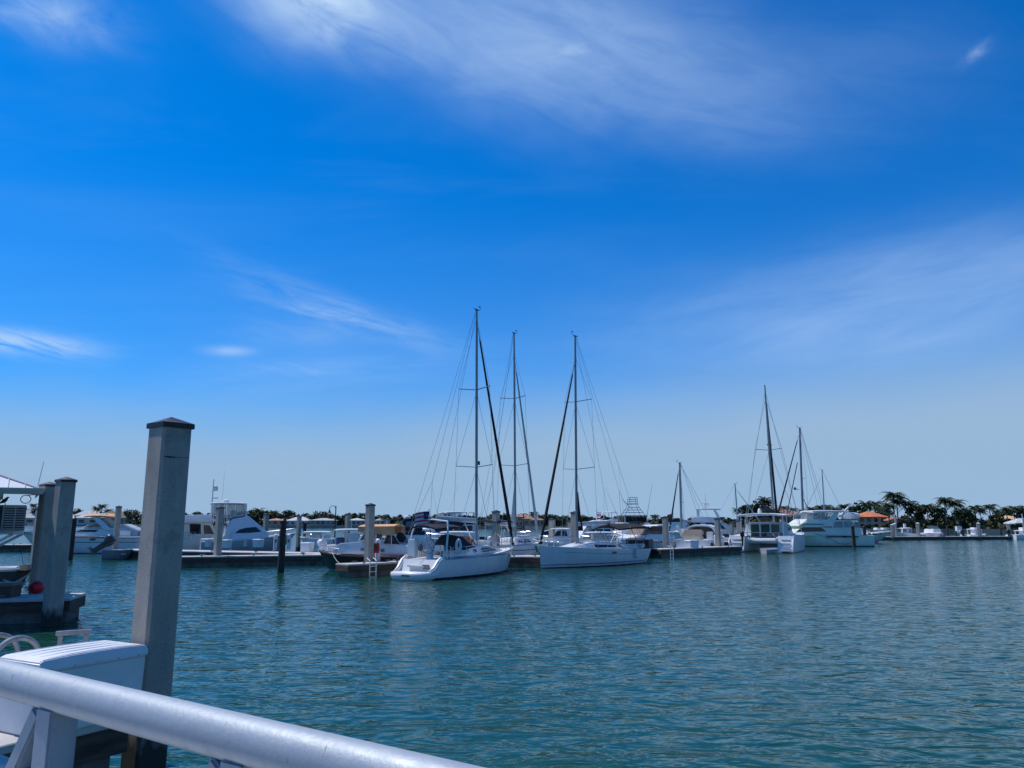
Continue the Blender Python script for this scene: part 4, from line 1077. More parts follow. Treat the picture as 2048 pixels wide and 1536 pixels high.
# small dark canvas cruiser just left of it
b = Boat('motor_cruiser', 'cruiser under black canvas between tan canopy and striped flag', 'motorboat', (820, 60), 190, 745, 900, 'motor cruisers', py=1080)
H = b.hull(hull_mat('cruiser_hull_c', (.66, .67, .68)), 3.2, 1072, 1084, rake=1.2, trim=.05)
b.solid('cabin', WHITE, [(770, 1084), (785, 1068), (800, 1060), (870, 1058), (875, 1084)], 1.35, 1.15, bevel=.08)
b.panes('side_window', GLASS, [[(800, 1070), (806, 1063), (850, 1062), (850, 1070)]], w=1.3, off=.03)
b.solid('canvas_top', BLACK, [(796, 1062), (800, 1044), (812, 1038), (834, 1038), (843, 1044), (846, 1062)], 1.3, 1.1, bevel=.08)
b.panes('canvas_window', CLEARV, [[(793 + 2, 1053), (797, 1043), (806, 1042), (806, 1053)], [(812, 1054), (812, 1043), (830, 1043), (832, 1054)]], wf=lambda x, z: 1.32)
b.dome('radome', b.lp(814, 1036)[0], 0, b.lp(814, 1037.5)[1], .28, .25)

# small pilothouse boat right of the second sailboat
b = Boat('pilothouse_boat', 'small white pilothouse boat with dark windows, behind the third sailboat bow', 'motorboat', (1125, 60), 165, 1066, 1160, 'motor cruisers', py=1080)
H = b.hull(hull_mat('pilot_hull', (.7, .7, .7)), 2.8, 1079, 1086, rake=1.0, trim=.05)
b.solid('cabin', WHITE, [(1090, 1088), (1096, 1080), (1106, 1078), (1112, 1060), (1137, 1059), (1142, 1088)], 1.2, 1.05, bevel=.06)
b.panes('side_window', GLASS, [[(1108, 1072), (1114, 1062), (1121, 1062), (1121, 1072)], [(1124, 1072), (1124, 1062), (1132, 1062), (1135, 1072)]], w=1.15, off=.03)
b.slab('roof', WHITE, b.lp(1141, 1058)[0], b.lp(1106, 1058)[0], b.lp(1120, 1057)[1] + .05, .08, 1.3, camber=.05, nose=.85)
b.part('deck_chair', MB().box((b.lp(1136, 1075)[0], -.9, b.lp(1136, 1077)[1]), (.45, .45, .5)), mat('maroon_vinyl', (.12, .05, .08), .6), bevel=.03)
b.rail(.6, .98, .4, 4, mid=False)
b = Boat('motor_cruiser', 'white express cruiser with raked dark windscreen above the dock gap', 'motorboat', (1105, 70), 168, 1068, 1150, 'motor cruisers', py=1075)
b.hull(WHITE, 3.0, 1075, 1080, rake=1.2, trim=.04)
b.solid('cabin', WHITE, [(1076, 1078), (1082, 1070), (1086, 1062), (1098, 1058.5), (1122, 1060), (1124, 1080)], 1.3, 1.0, bevel=.06)
b.panes('side_window', GLASS, [[(1083, 1069), (1087, 1063.5), (1099, 1061), (1104, 1069)]], w=1.25, off=.03)

# trawler with red flags behind sailboat three
b = Boat('trawler_yacht', 'white trawler yacht with red and white flags above the third sailboat boom', 'yacht', (1200, 78), 205, 1158, 1254, 'motor yachts', py=1070)
H = b.hull(hull_mat('trawler_hull', (.62, .66, .60)), 4.2, 1060, 1076, rake=1.6, trim=.06); L = b.L
b.solid('cabin', WHITE, [(1163, 1078), (1170, 1059), (1178, 1053), (1225, 1052), (1232, 1078)], 1.7, 1.5, bevel=.08)
b.panes('side_window', GLASS, [[(1172, 1068), (1178, 1058), (1190, 1058), (1190, 1068)], [(1193, 1068), (1193, 1058), (1206, 1058), (1206, 1068)], [(1209, 1068), (1209, 1058), (1221, 1058), (1221, 1068)]], w=1.6, off=.03)
b.solid('flybridge', WHITE, [(1182, 1053), (1186, 1045), (1216, 1043), (1222, 1053)], 1.5, 1.4, bevel=.1)
b.part('dinghy', MB().tube([(b.lp(1184, 1048)[0], -1.2, b.lp(1184, 1048)[1]), (b.lp(1200, 1046)[0], -1.3, b.lp(1200, 1046)[1]), (b.lp(1220, 1047)[0], -1.2, b.lp(1220, 1048)[1])], [.18, .3, .26], 8), WHITE, smooth=True)
xm_ = b.lp(1193, 1030)[0]
mm_ = b.part('signal_mast', MB().tube([(xm_, 0, b.zat(xm_, 1048)), (xm_, 0, b.zat(xm_, 1020))], .06, 6), WHITE)
for z_, c_ in ((1024, FLAGW), (1028, FLAGR), (1036, FLAGR), (1031, FLAGW)): b.part('signal_flag', MB().plate([(xm_, .02, b.zat(xm_, z_)), (xm_ - .5, .1, b.zat(xm_, z_ + .5)), (xm_ - .48, .06, b.zat(xm_, z_ + 3.2)), (xm_, .02, b.zat(xm_, z_ + 3))], .015), c_, mm_)
antenna(b, xm_ - .6, .5, b.zat(xm_, 1045), 3.4); antenna(b, xm_ - 3.0, .5, b.zat(xm_, 1045), 6.0, .6)
b = Boat('motor_yacht', 'white motor yacht with swept flybridge behind the red flagged trawler', 'yacht', (1225, 88), 200, 1180, 1275, 'motor yachts', py=1070)
b.hull(hull_mat('yacht_hull_d', (.64, .66, .62)), 4.2, 1056, 1074, rake=2.0, trim=.06)
b.solid('cabin', WHITE, [(1196, 1070), (1206, 1050), (1216, 1040), (1238, 1036), (1252, 1050), (1254, 1072)], 1.7, 1.4, bevel=.12)
b.panes('side_window', GLASS, [[(1210, 1060), (1218, 1050), (1244, 1050), (1246, 1060)]], w=1.6, off=.03)
b.panes('visor', BLACK, [[(1197, 1041), (1215, 1035), (1228, 1036), (1214, 1040)]], wf=lambda x, z: 1.5)
b.slab('hard_top', WHITE, b.lp(1225, 1024)[0], b.lp(1213, 1024)[0] + .2, b.lp(1218, 1023)[1], .08, 1.2, camber=.05)
b.poles('top_leg', STEEL, [[(b.lp(p, 1030)[0], sd * 1.0, b.lp(p, 1038)[1]), (b.lp(p, 1030)[0], sd * 1.0, b.lp(p, 1024)[1])] for p in (1215, 1226) for sd in (-1, 1)], .03)

# boat with the tall fishing tower
b = Boat('tower_fishing_boat', 'fishing boat with a tall lattice spotting tower against the sky', 'motorboat', (1270, 84), 95, 1266, 1268, 'sport boats', py=1070)
b.L = 12.0; b.P = Vector((at(1267, 1070, 84).x, 84, 0)); b.root.location = b.P
H = b.hull(hull_mat('tower_hull', (.68, .69, .70)), 4.2, 1052, 1072, rake=1.8, trim=.05)
wx = 84 / 1545.0
def tz(py): return b.zat(0, py)
b.part('cabin', MB().loft([[(sx, sy * w, z) for sx, sy in ((-1.5, -1), (2.5, -1), (2.5, 1), (-1.5, 1))] for w, z in ((1.7, .9), (1.5, tz(1045)))]), WHITE, bevel=.08)
b.part('salon_door', MB().box((-1.52, 0, tz(1054)), (.04, 1.6, 1.2)), GLASS)
b.part('flybridge', MB().box((.3, 0, tz(1042)), (2.6, 2.6, .9)), BLACK, bevel=.06)
b.part('bridge_top', MB().box((0, 0, tz(1032)), (3.0, 2.5, .12)), NAVY, bevel=.03)
for z_, w_ in ((1015, .62), (1008, .52)): b.part('tower_platform', MB().box((0, 0, tz(z_)), (.9, w_ * 2, .08)), BLKP if z_ == 1008 else WHITE)
b.part('tower_top', MB().box((0, 0, tz(995)), (.8, .9, .07)), WHITE)
for sy in (-1, 1):
    for sx in (-1, 1):
        b.part('tower_leg', MB().tube([(sx * 1.1, sy * 1.2, tz(1034)), (sx * .45, sy * .5, tz(1013)), (sx * .38, sy * .42, tz(995))], .035, 5), STEEL)
        b.part('bridge_leg', MB().tube([(sx * 1.3, sy * 1.2, tz(1046)), (sx * 1.3, sy * 1.2, tz(1033))], .035, 5), STEEL)
for z_ in (999, 1003, 1020, 1025): 
    k = .42 if z_ < 1010 else lerp(.5, 1.2, (z_ - 1013) / 21)
    b.part('tower_brace', MB().tube([(-k, -k, tz(z_)), (k, -k, tz(z_)), (k, k, tz(z_)), (-k, k, tz(z_)), (-k, -k, tz(z_))], .022, 4), STEEL)
for sy in (-1, 1): b.part('outrigger', MB().tube([(0, sy * 1.4, tz(1045)), (-1.0, sy * 2.6 + .6, tz(975 if sy > 0 else 968))], [.03, .012], 4), WIRE)
b.part('outrigger', MB().tube([(-.4, .2, tz(1018)), (-.5, 1.2, tz(1000))], .03, 4), WIRE)

# express cruiser with brown canvas
b = Boat('motor_cruiser', 'white express cruiser with brown canvas screen, behind the finger dock ladder', 'motorboat', (1310, 74), 208, 1228, 1362, 'motor cruisers', py=1080)
H = b.hull(hull_mat('cruiser_hull_e', (.64, .62, .62), stripes=[(.95, 1.02, (.3, .28, .28))]), 3.6, 1076, 1082, rake=2.2, trim=.05, es=.42, eb=1.1, flare=.2); L = b.L
b.solid('cabin', WHITE, [(1262, 1080), (1280, 1071), (1300, 1067), (1342, 1064), (1350, 1084)], 1.5, 1.2, bevel=.1)
b.solid('canvas_screen', BROWNC, [(1283, 1070), (1291, 1058), (1330, 1058), (1332, 1070)], 1.3, 1.15, bevel=.06)
b.solid('hard_top', WHITE, [(1312, 1053), (1318, 1050), (1340, 1049), (1346, 1052)], 1.3, 1.2, bevel=.04)
b.panes('side_window', GLASS, [[(1296, 1062), (1304, 1052), (1332, 1052), (1334, 1062)]], wf=lambda x, z: 1.22, off=.02)
for sd in (-1, 1): b.part('arch', MB().bar((b.lp(1348, 1072)[0], sd * 1.3, b.lp(1348, 1072)[1]), (b.lp(1338, 1052)[0], sd * 1.2, b.lp(1338, 1052)[1]), .12, .3), WHITE, bevel=.03)
b.rail(.55, .985, .55, 6, mid=False)
for sd in (-1, 1):
    x_, z_ = b.lp(1321, 1084, 1.6); w_ = H.half(x_, z_); b.part('hull_port', MB().box((x_, sd * (w_ + .0), z_), (.16, .03, .16)), GLASS, bevel=.03)
# dark inflatable tender hung beside sailboat three's stern
b = Boat('covered_tender', 'dark grey covered tender lying just behind the third sailboat stern', 'motorboat', (1268, 64), 160, 1232, 1302, 'small open boats', py=1085)
TD = mat('dark_grey_cover', (.035, .035, .042), .7, var=.25, scale=3)
b.hull(TD, 2.4, 1079, 1079, deck_mat=TD, rake=.9, draft=.2, es=.5)
b.solid('cover', TD, [(1238, 1082), (1250, 1076), (1285, 1076), (1298, 1083)], 1.0, .5, bevel=.15)

# express cruiser seen from astern
b = Boat('motor_cruiser', 'white express cruiser showing its cream cockpit seats and open stern', 'motorboat', (1402, 71), 62, 1420, 1385, 'motor cruisers', py=1080)
b.L = 9.0; st = at(1386, 1080, 71.5); b.P = Vector((st.x, st.y, 0)) + b.u * (b.L / 2); b.root.location = b.P
H = b.hull(hull_mat('cruiser_hull_f', (.70, .70, .70)), 3.5, 1070, 1080, rake=2.0, trim=.05, stern=0.0); L = b.L
zc = b.zat(-L * .2, 1049)
def arch_ring(x, z, w): return [(x, y * w, lerp(1.2, z, k)) for y, k in ((-1, 0), (-.97, .35), (-.90, .66), (-.76, .88), (-.5, .98), (0, 1.0), (.5, .98), (.76, .88), (.90, .66), (.97, .35), (1, 0))] + [(x, y * (w - .1), lerp(1.2, z - .12, k)) for y, k in ((1, 0), (.95, .33), (.87, .62), (.73, .86), (.48, .97), (0, 1.0), (-.48, .97), (-.73, .86), (-.87, .62), (-.95, .33), (-1, 0))]
b.part('hardtop_coupe', MB().loft([arch_ring(-L * .20, zc - .05, 1.62), arch_ring(-L * .06, zc, 1.62), arch_ring(L * .06, zc - .1, 1.55), arch_ring(L * .16, zc - .75, 1.45)]), WHITE, smooth=True, ang=35)
b.part('windshield_pane', MB().plate([(L * .08, -1.2, zc - .2), (L * .08, 1.2, zc - .2), (L * .2, 1.3, 1.6), (L * .2, -1.3, 1.6)], .04), GLASS)
for sd in (-1, 1): b.part('side_window', MB().plate([(-L * .12, sd * 1.625, 2.0), (L * .04, sd * 1.60, 2.0), (L * .01, sd * 1.53, 2.55), (-L * .08, sd * 1.54, 2.55)], .03), GLASS)
CUSH = mat('cream_vinyl', (.55, .46, .34), .6, var=.06)
b.part('cockpit_seat', MB().box((-L * .33, .45, 1.35), (.75, 1.9, .55)), CUSH, bevel=.12)
b.part('seat_back', MB().box((-L * .29, .45, 1.85), (.3, 1.9, .6)), CUSH, bevel=.12)
b.part('galley', MB().box((-L * .16, -.95, 1.5), (1.2, .6, .9)), WHITE, bevel=.06)
b.part('helm_bulkhead', MB().box((0, 0, 1.9), (.1, 2.7, 1.3)), mat('dim_cabin_lining', (.2, .19, .17), .7))
for sd in (-1, 1): b.part('coaming', MB().box((-L * .36, sd * 1.42, 1.05), (L * .28, .32, .5)), WHITE, bevel=.12)
b.part('transom_gate', MB().box((-L / 2 + .12, .2, .95), (.12, 1.7, .6)), WHITE, bevel=.05)
b.part('swim_platform', MB().box((-L / 2 - .45, 0, .42), (1.0, 3.1, .14)), WHITE, bevel=.05)
b.part('stern_fender', MB().tube([(-L / 2 - .1, -1.75, .4), (-L / 2 - .1, -1.75, 1.0)], .13, 8), BLKP, smooth=True)

# big flybridge yacht behind
b = Boat('motor_yacht', 'large white flybridge yacht with raised hardtop behind the express cruiser', 'yacht', (1425, 92), 165, 1352, 1488, 'motor yachts', py=1075)
H = b.hull(hull_mat('yacht_hull_g', (.55, .58, .62)), 4.6, 1063, 1078, rake=1.8, trim=.06); L = b.L
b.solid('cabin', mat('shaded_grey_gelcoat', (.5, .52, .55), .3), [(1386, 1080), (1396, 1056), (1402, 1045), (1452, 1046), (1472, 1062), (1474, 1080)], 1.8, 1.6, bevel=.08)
b.panes('side_window', GLASS, [[(1410, 1058), (1412, 1046), (1440, 1047), (1452, 1058)], [(1446, 1074), (1446, 1068), (1458, 1068), (1458, 1074)]], w=1.75, off=.03)
b.solid('flybridge', WHITE, [(1384, 1045), (1382, 1037), (1390, 1033), (1437, 1035), (1447, 1045)], 1.7, 1.6, bevel=.08)
zt = b.lp(1410, 1018)[1]
b.slab('hard_top', WHITE, b.lp(1441, 1019)[0], b.lp(1395, 1019)[0], zt + .1, .12, 1.6, camber=.06, nose=.8)
for sd in (-1, 1):
    b.part('top_leg', MB().bar((b.lp(1397, 1034)[0], sd * 1.4, b.lp(1397, 1034)[1]), (b.lp(1396, 1019)[0], sd * 1.4, zt), .12, .3), WHITE)
    b.part('top_leg', MB().bar((b.lp(1440, 1040)[0], sd * 1.4, b.lp(1440, 1040)[1]), (b.lp(1428, 1019)[0], sd * 1.4, zt), .12, .3), WHITE)
b.panes('visor', GLASS, [[(1440, 1034), (1450, 1034), (1447, 1039), (1441, 1039)]], wf=lambda x, z: 1.5)
x_ = b.lp(1411, 1015)[0]
b.part('radar_mast', MB().tube([(x_, 0, zt), (x_, 0, b.zat(x_, 990))], [.12, .04], 5).box((x_, 0, b.zat(x_, 1007)), (.9, .1, .06)).box((x_ - .2, 0, b.zat(x_, 1010)), (.7, .2, .14)), WHITE)
b = Boat('motor_yacht', 'low white motor yacht with dark flybridge band and small red flag', 'yacht', (1350, 108), 168, 1300, 1392, 'motor yachts', py=1070)
b.hull(hull_mat('yacht_hull_h', (.66, .67, .68)), 4.2, 1057, 1068, rake=1.6, trim=.05)
b.solid('cabin', WHITE, [(1318, 1062), (1332, 1046), (1340, 1043), (1374, 1043), (1380, 1062)], 1.7, 1.5, bevel=.08)
b.solid('flybridge', BLACK, [(1335, 1044), (1338, 1039), (1366, 1038), (1372, 1044)], 1.5, 1.4, bevel=.05)
x_ = b.lp(1346, 1035)[0]; ms = b.part('signal_mast', MB().tube([(x_, 0, b.zat(x_, 1040)), (x_, 0, b.zat(x_, 1017))], .07, 5), WHITE)
b.part('signal_flag', MB().plate([(x_ + .1, 0, b.zat(x_, 1028)), (x_ + .6, .1, b.zat(x_, 1028.5)), (x_ + .6, .1, b.zat(x_, 1034)), (x_ + .1, 0, b.zat(x_, 1034))], .02), RED, ms)

# ---------------------------------------------------------------- catamaran
b = Boat('catamaran', 'white sailing catamaran with green tinted doors, twin sterns facing us', 'catamaran', (1520, 74), 62, 1500, 1530, 'sailing yachts', py=1090)
L = 11.6; b.L = L
st = at(1520, 1090, 73.2); b.P = Vector((st.x, st.y, 0)) + b.u * (L / 2); b.root.location = b.P
CAT = hull_mat('catamaran_hull', (.72, .73, .74), boot=.08)
for sd in (-1, 1):
    h = Hull(L, 1.7, 1.8, 1.55, rake=.3, stern=-.7, draft=.4, es=.5, eb=.7, tr=.85, pw=2.6)
    m = h.shell(); m.v = [(x, y + sd * 2.25, z) for x, y, z in m.v]; b.part('hull', m, CAT, smooth=True, ang=45)
    m = h.deck(.03); m.v = [(x, y + sd * 2.25, z) for x, y, z in m.v]; b.part('deck', m, DECKW, smooth=True)
    for k in range(4): b.part('stern_step', MB().box((-L / 2 + .10 + k * .19, sd * 2.25, .20 + k * .34), (.34, .85, .07)), WHITE, bevel=.03)
    b.part('stern_cheek', MB().loft([[(x, sd * (2.25 + .62), z0), (x, sd * (2.25 + .74), z0), (x, sd * (2.25 + .74), z1), (x, sd * (2.25 + .62), z1)] for x, z0, z1 in ((-L / 2 - .05, .05, .45), (-L / 2 + .4, .3, 1.2), (-L / 2 + 1.0, .6, 1.62))]), WHITE, bevel=.03)
    b.part('hull_port', MB().box((-L * .1, sd * (2.25 + .775), 1.0), (.25, .03, .2)), GLASS, bevel=.03)
b.part('bridge_deck', MB().box((.2, 0, 1.05), (L * .62, 3.3, .5)), WHITE, bevel=.06)
b.solid('cabin', WHITE, [(-L * .20, 1.2), (-L * .20, 2.75), (-L * .16, 2.85), (L * .12, 2.8), (L * .26, 1.9), (L * .28, 1.2)], 2.2, 1.85, bevel=.15, local=True, taper=.85)
TG = mat('green_tinted_glass', (.03, .08, .075), .06, var=.1)
for y0, y1 in ((.55, 1.45), (-.42, .48), (-1.35, -.48)):
    g = b.part('door_pane', MB().box((-L * .20 - .02, (y0 + y1) / 2, 2.0), (.05, y1 - y0 - .1, 1.25)), TG)
    f = MB(); xx = -L * .20 - .04; f.tube([(xx, y0, 1.36), (xx, y1, 1.36), (xx, y1, 2.66), (xx, y0, 2.66), (xx, y0, 1.36)], .05, 4); b.part('frame', f, WHITE, g)
b.panes('side_window', GLASS, [[(-L * .12, 2.0), (-L * .12, 2.55), (L * .1, 2.5), (L * .2, 2.05)]], local=True, off=.03)
b.slab('hard_top', WHITE, -L * .40, -L * .02, 3.72, .13, 2.35, camber=.14, nose=.9)
b.poles('top_leg', ALU, [[(x, sd * 1.95, 1.4), (x, sd * 1.95, 3.55)] for x in (-L * .37, -L * .17) for sd in (-1, 1)], .05)
b.dome('radome', -L * .14, .6, 3.7, .2, .5)
b.part('cockpit_rail', MB().tube([(-L * .41, -1.6, 1.85), (-L * .41, 1.6, 1.85)], .03, 5).tube([(-L * .41, -1.6, 1.3), (-L * .41, -1.6, 1.85)], .03, 5).tube([(-L * .41, 1.6, 1.3), (-L * .41, 1.6, 1.85)], .03, 5), STEEL)
b.part('cockpit_seat', MB().box((-L * .33, -1.1, 1.62), (.6, 1.5, .45)), GREYP, bevel=.06)
dk = b.part('dinghy', MB().tube([(-L * .47, 1.45, 1.25), (-L * .47, .4, 1.12), (-L * .47, -1.3, 1.15), (-L * .47, -1.6, 1.35)], [.16, .2, .2, .12], 8), WHITE, smooth=True)
b.part('davit', MB().tube([(-L * .38, 1.2, 1.4), (-L * .49, 1.2, 1.75)], .05, 5).tube([(-L * .38, -1.2, 1.4), (-L * .49, -1.2, 1.75)], .05, 5), ALU)
b.engine(-L * .48, 1.62, 1.35, BLKP, tilt=0, k=1.0)
xm = b.lp(1546, 1010)[0]; z0 = 2.8; zt = b.zat(xm, 772)
mx = lambda z: xm - .045 * (z - z0)
mst = b.part('mast', MB().loft([[(mx(z) + k * .17 * math.cos(t), k * .11 * math.sin(t), z) for t in [i * math.pi / 4 for i in range(8)]] for z, k in ((z0, 1), (lerp(z0, zt, .6), 1), (zt, .65))]), MAST, smooth=True)
fz = lerp(z0, zt, .9); p1 = Vector((mx(fz) + .2, 0, fz)); p0 = Vector((L * .44, 0, 1.7))
b.part('furled_jib', MB().tube([p0, p0.lerp(p1, .06), p0.lerp(p1, .5), p0.lerp(p1, .95), p1], [.04, .13, .11, .07, .02], 6), BLACK, smooth=True)
zs = lerp(z0, zt, .52)
for sd in (-1, 1):
    b.part('spreader', MB().bar((mx(zs), 0, zs), (mx(zs) - .5, sd * 1.35, zs + .1), .1, .05), MAST, mst)
    for p, q_ in (((mx(zt), 0, zt - .6), (xm - 1.6, sd * 2.9, 1.7)), ((mx(zs) - .5, sd * 1.35, zs + .1), (mx(zt), 0, zt - 1.5)), ((mx(zs) - .5, sd * 1.35, zs + .1), (xm - .6, sd * 2.8, 1.7)), ((mx(zs), 0, zs), (xm - .6, sd * 2.8, 1.7))): b.part('shroud', MB().tube([p, q_], .016, 4), WIRE, mst)
b.part('radar', MB().box((mx(zs) + .35, 0, zs + .6), (.5, .4, .2)), GREYP, mst)
xb0, xb1 = xm - .2, -L * .30
b.part('boom_cover', MB().loft([[(x, .22 * k * math.cos(t), z + h_ * math.sin(t)) for t in [i * math.pi / 4 for i in range(8)]] for x, z, h_, k in ((xb0, 3.80, .30, 1), (lerp(xb0, xb1, .5), 4.0, .34, 1.1), (xb1, 4.35, .30, .8))]), mat('dark_plum_canvas', (.022, .018, .026), .85, var=.3), smooth=True)
# low grey dinghy floating between the sterns
b = Boat('dinghy', 'low pale dinghy floating between the catamaran sterns', 'dinghy', (1541, 71.5), 10, 1556, 1527, 'small open boats', py=1098)
b.hull(mat('pale_hypalon', (.36, .38, .40), .5), 1.2, 1098.5, 1099, rake=.4, draft=.15, es=.6)
b.part('tube', b.h.trim(.12, -.06), MATS['pale_hypalon'], smooth=True)

# ---------------------------------------------------------------- aft cabin yacht and neighbours
b = Boat('aft_cabin_yacht', 'pale green tinted aft cabin yacht with enclosed decks, side on', 'yacht', (1650, 93), 186, 1562, 1729, 'motor yachts', py=1080)
PG = mat('pale_green_gelcoat', (.74, .78, .66), .28, var=.05)
H = b.hull(banded('aft_cabin_hull', (.74, .78, .66), [(-5, .10, (.02, .03, .03)), (1.72, 1.76, (.1, .13, .12))], .25), 4.4, 1062, 1071, rake=1.8, trim=.05, es=.36, eb=1.0, tr=.95); L = b.L
b.solid('aft_cabin', PG, [(1583, 1072), (1596, 1063), (1608, 1054), (1598, 1052), (1606, 1047), (1614, 1044), (1667, 1040), (1718, 1041), (1726, 1072)], 2.0, 1.85, bevel=.06)
b.panes('saloon_window', GLASS, [[(1590, 1063.5), (1606, 1054.5), (1643, 1054.5), (1652, 1063)], [(1646, 1054.5), (1646, 1053), (1664, 1053), (1664, 1055)]], w=1.95, off=.03)
b.panes('dark_stripe', GLASS, [[(1600, 1048.8), (1606, 1047), (1647, 1048.3), (1648, 1049.6)]], w=1.9, off=.03)
b.panes('hull_window', GLASS, [[(1651, 1070.8), (1655, 1075), (1716, 1075), (1716, 1072)]], wf=lambda x, z: H.half(x, z), w=2.15, off=.07)
b.panes('clear_curtain', CLEARV, [[(1666, 1055), (1670, 1043), (1686, 1042.5), (1686, 1055)], [(1688, 1055), (1688, 1042.5), (1705, 1043), (1705, 1055)], [(1708, 1055), (1708, 1043), (1716, 1043.5), (1722, 1056)]], w=1.95, off=.03, frame=.03)
b.solid('flybridge', PG, [(1604, 1047), (1612, 1041), (1616, 1038), (1672, 1039), (1674, 1046)], 1.75, 1.7, bevel=.06)
b.panes('bridge_curtain', CLEARV, [[(1612, 1038), (1614, 1026), (1640, 1025), (1640, 1039)], [(1642, 1039), (1642, 1025), (1664, 1026), (1656, 1039)]], wf=lambda x, z: 1.62, frame=.03)
b.part('bridge_curtain', MB().plate([(b.lp(1613, 1038)[0], -1.6, b.lp(1613, 1038)[1]), (b.lp(1613, 1038)[0], 1.6, b.lp(1613, 1038)[1]), (b.lp(1615, 1025)[0], 1.6, b.lp(1615, 1025)[1]), (b.lp(1615, 1025)[0], -1.6, b.lp(1615, 1025)[1])], .03), CLEARV)
b.panes('arch_panel', PG, [[(1658, 1039), (1667, 1025), (1678, 1024), (1672, 1039)]], wf=lambda x, z: 1.65, th=.06)
b.slab('hard_top', WHITE, b.lp(1676, 1022)[0], b.lp(1612, 1022)[0], b.lp(1640, 1020.5)[1], .16, 1.75, camber=.08, nose=.9)
b.part('helm_console', MB().box((b.lp(1638, 1035)[0], 0, b.lp(1638, 1035)[1]), (.8, 1.5, .6)), WHITE, bevel=.06)
b.part('boat_crane', MB().loft([[(x + dx, dy, z) for dx, dy in ((-k, -k), (k, -k), (k, k), (-k, k))] for (x, z), k in ((b.lp(1679, 1034), .16), (b.lp(1698, 1013), .11))]), WHITE, bevel=.02)
b.part('covered_dinghy', MB().tube([(b.lp(1684, 1034)[0], 0, b.lp(1684, 1034)[1]), (b.lp(1695, 1031)[0], 0, b.lp(1695, 1031)[1]), (b.lp(1716, 1031)[0], 0, b.lp(1716, 1032)[1])], [.25, .45, .35], 8), WHITE, smooth=True)
b.part('mooring_line', MB().tube([(b.lp(1630, 1066, 2.2)[0], b.near * 2.25, b.lp(1630, 1067, 2.2)[1])] + [(lerp(b.lp(1630, 1066)[0], b.lp(1695, 1077)[0], k), b.near * 2.3, lerp(b.lp(1630, 1067)[1], b.lp(1695, 1077)[1], k) - .9 * math.sin(math.pi * k)) for k in (.2, .4, .6, .8, 1)], .02, 4), GREYP)
b.part('swim_platform', MB().box((-L / 2 - .45, 0, .35), (1.1, 3.6, .12)), GREYP, bevel=.03)
b.rail(.7, .985, .5, 5, mid=False)
b = Boat('motor_yacht', 'sleek white yacht with dark window band, bow raking to the right', 'yacht', (1740, 108), 10, 1785, 1640, 'motor yachts', py=1078)
H = b.hull(hull_mat('sleek_hull', (.66, .68, .72), boot=.12), 4.2, 1062, 1072, rake=3.0, trim=.05, es=.4, eb=1.2, flare=.3)
b.panes('window_band', GLASS, [[(1742, 1066), (1742, 1069), (1762, 1068.5), (1765, 1066.5)], [(1732, 1066), (1732, 1068.5), (1738, 1068.5), (1738, 1066)]], wf=lambda x, z: H.half(x, z), w=1.7, off=.08)
b.solid('cabin', WHITE, [(1660, 1066), (1668, 1054), (1700, 1050), (1730, 1058), (1745, 1064)], 1.6, 1.2, bevel=.1)
for px in (1754, 1767): b.part('sunpad_gear', MB().box((b.lp(px, 1056)[0], .0, b.lp(px, 1058)[1]), (.7, .9, .35)), WHITE, bevel=.1)
b.rail(.7, .985, .35, 5, mid=False)

# small boats on the thin dock at right
def small_boat(label, px, d, bow, stern, bow_py, stern_py, top_py=None, phi=175, cabin=None, engine=False, name='center_console_boat'):
    b = Boat(name, label, 'motorboat', (px, d), phi, bow, stern, 'small boats at the thin dock', py=1072)
    b.hull(WHITE, 2.6, bow_py, stern_py, rake=1.0, draft=.3, trim=.04)
    if top_py:
        zt = b.zat(0, top_py)
        b.slab('hard_top', WHITE, -b.L * .22, b.L * .16, zt, .12, 1.1, camber=.06, nose=.85)
        b.poles('top_leg', WHITE, [[(x * b.L, sd * .9, .7), (x * b.L, sd * .95, zt - .1)] for x in (-.17, .12) for sd in (-1, 1)], .06)
        b.part('console', MB().box((0, 0, 1.35), (1.0, 1.0, 1.2)), WHITE, bevel=.06)
        b.part('console_screen', MB().plate([(.45, -.5, 1.95), (.45, .5, 1.95), (.25, .45, zt - .25), (.25, -.45, zt - .25)], .03), GLASS)
    if cabin:
        b.solid('cabin', WHITE, cabin, 1.1, .9, bevel=.08); b.panes('side_window', GLASS, [[(x, y * .5 + 530.5) for x, y in cabin[1:-1]]], w=1.05, off=.02) if False else None
    if engine: b.engine(-b.L / 2 - .2, 0, .8, BLKP, k=1.2)
    return b
b = small_boat('small boat with pale hard top and tall windows at the thin dock', 1812, 126, 1832, 1790, 1064, 1068, 1055)
b.panes('cabin_window', PGLASS, [[(1793, 1065), (1793, 1057), (1803, 1057), (1803, 1065)], [(1805, 1065), (1805, 1057), (1813, 1057), (1813, 1065)]], wf=lambda x, z: 1.0, frame=.04)
b.part('horn', MB().box((0, 0, b.zat(0, 1051)), (.3, .3, .6)), WHITE)
b = small_boat('white cuddy cruiser with pinkish hull, bow on, at the thin dock', 1866, 125, 1868, 1864, 1064, 1066, phi=262)
b.L = 6.5; q = at(1866, 1072, 127); b.root.location = (q.x, q.y, 0)
for o in list(b.root.children): bpy.data.objects.remove(o)
b.P = Vector((q.x, q.y, 0)); b.hull(hull_mat('pinkish_hull', (.5, .46, .48)), 2.7, 1066, 1066, rake=1.2, draft=.3, trim=.05)
b.part('cabin', MB().loft([[(x, y * w, z) for x, y in ((-1, -1), (2.0, -.6), (2.0, .6), (-1, 1))] for w, z in ((1.1, .8), (.95, 1.7))]), WHITE, bevel=.1)
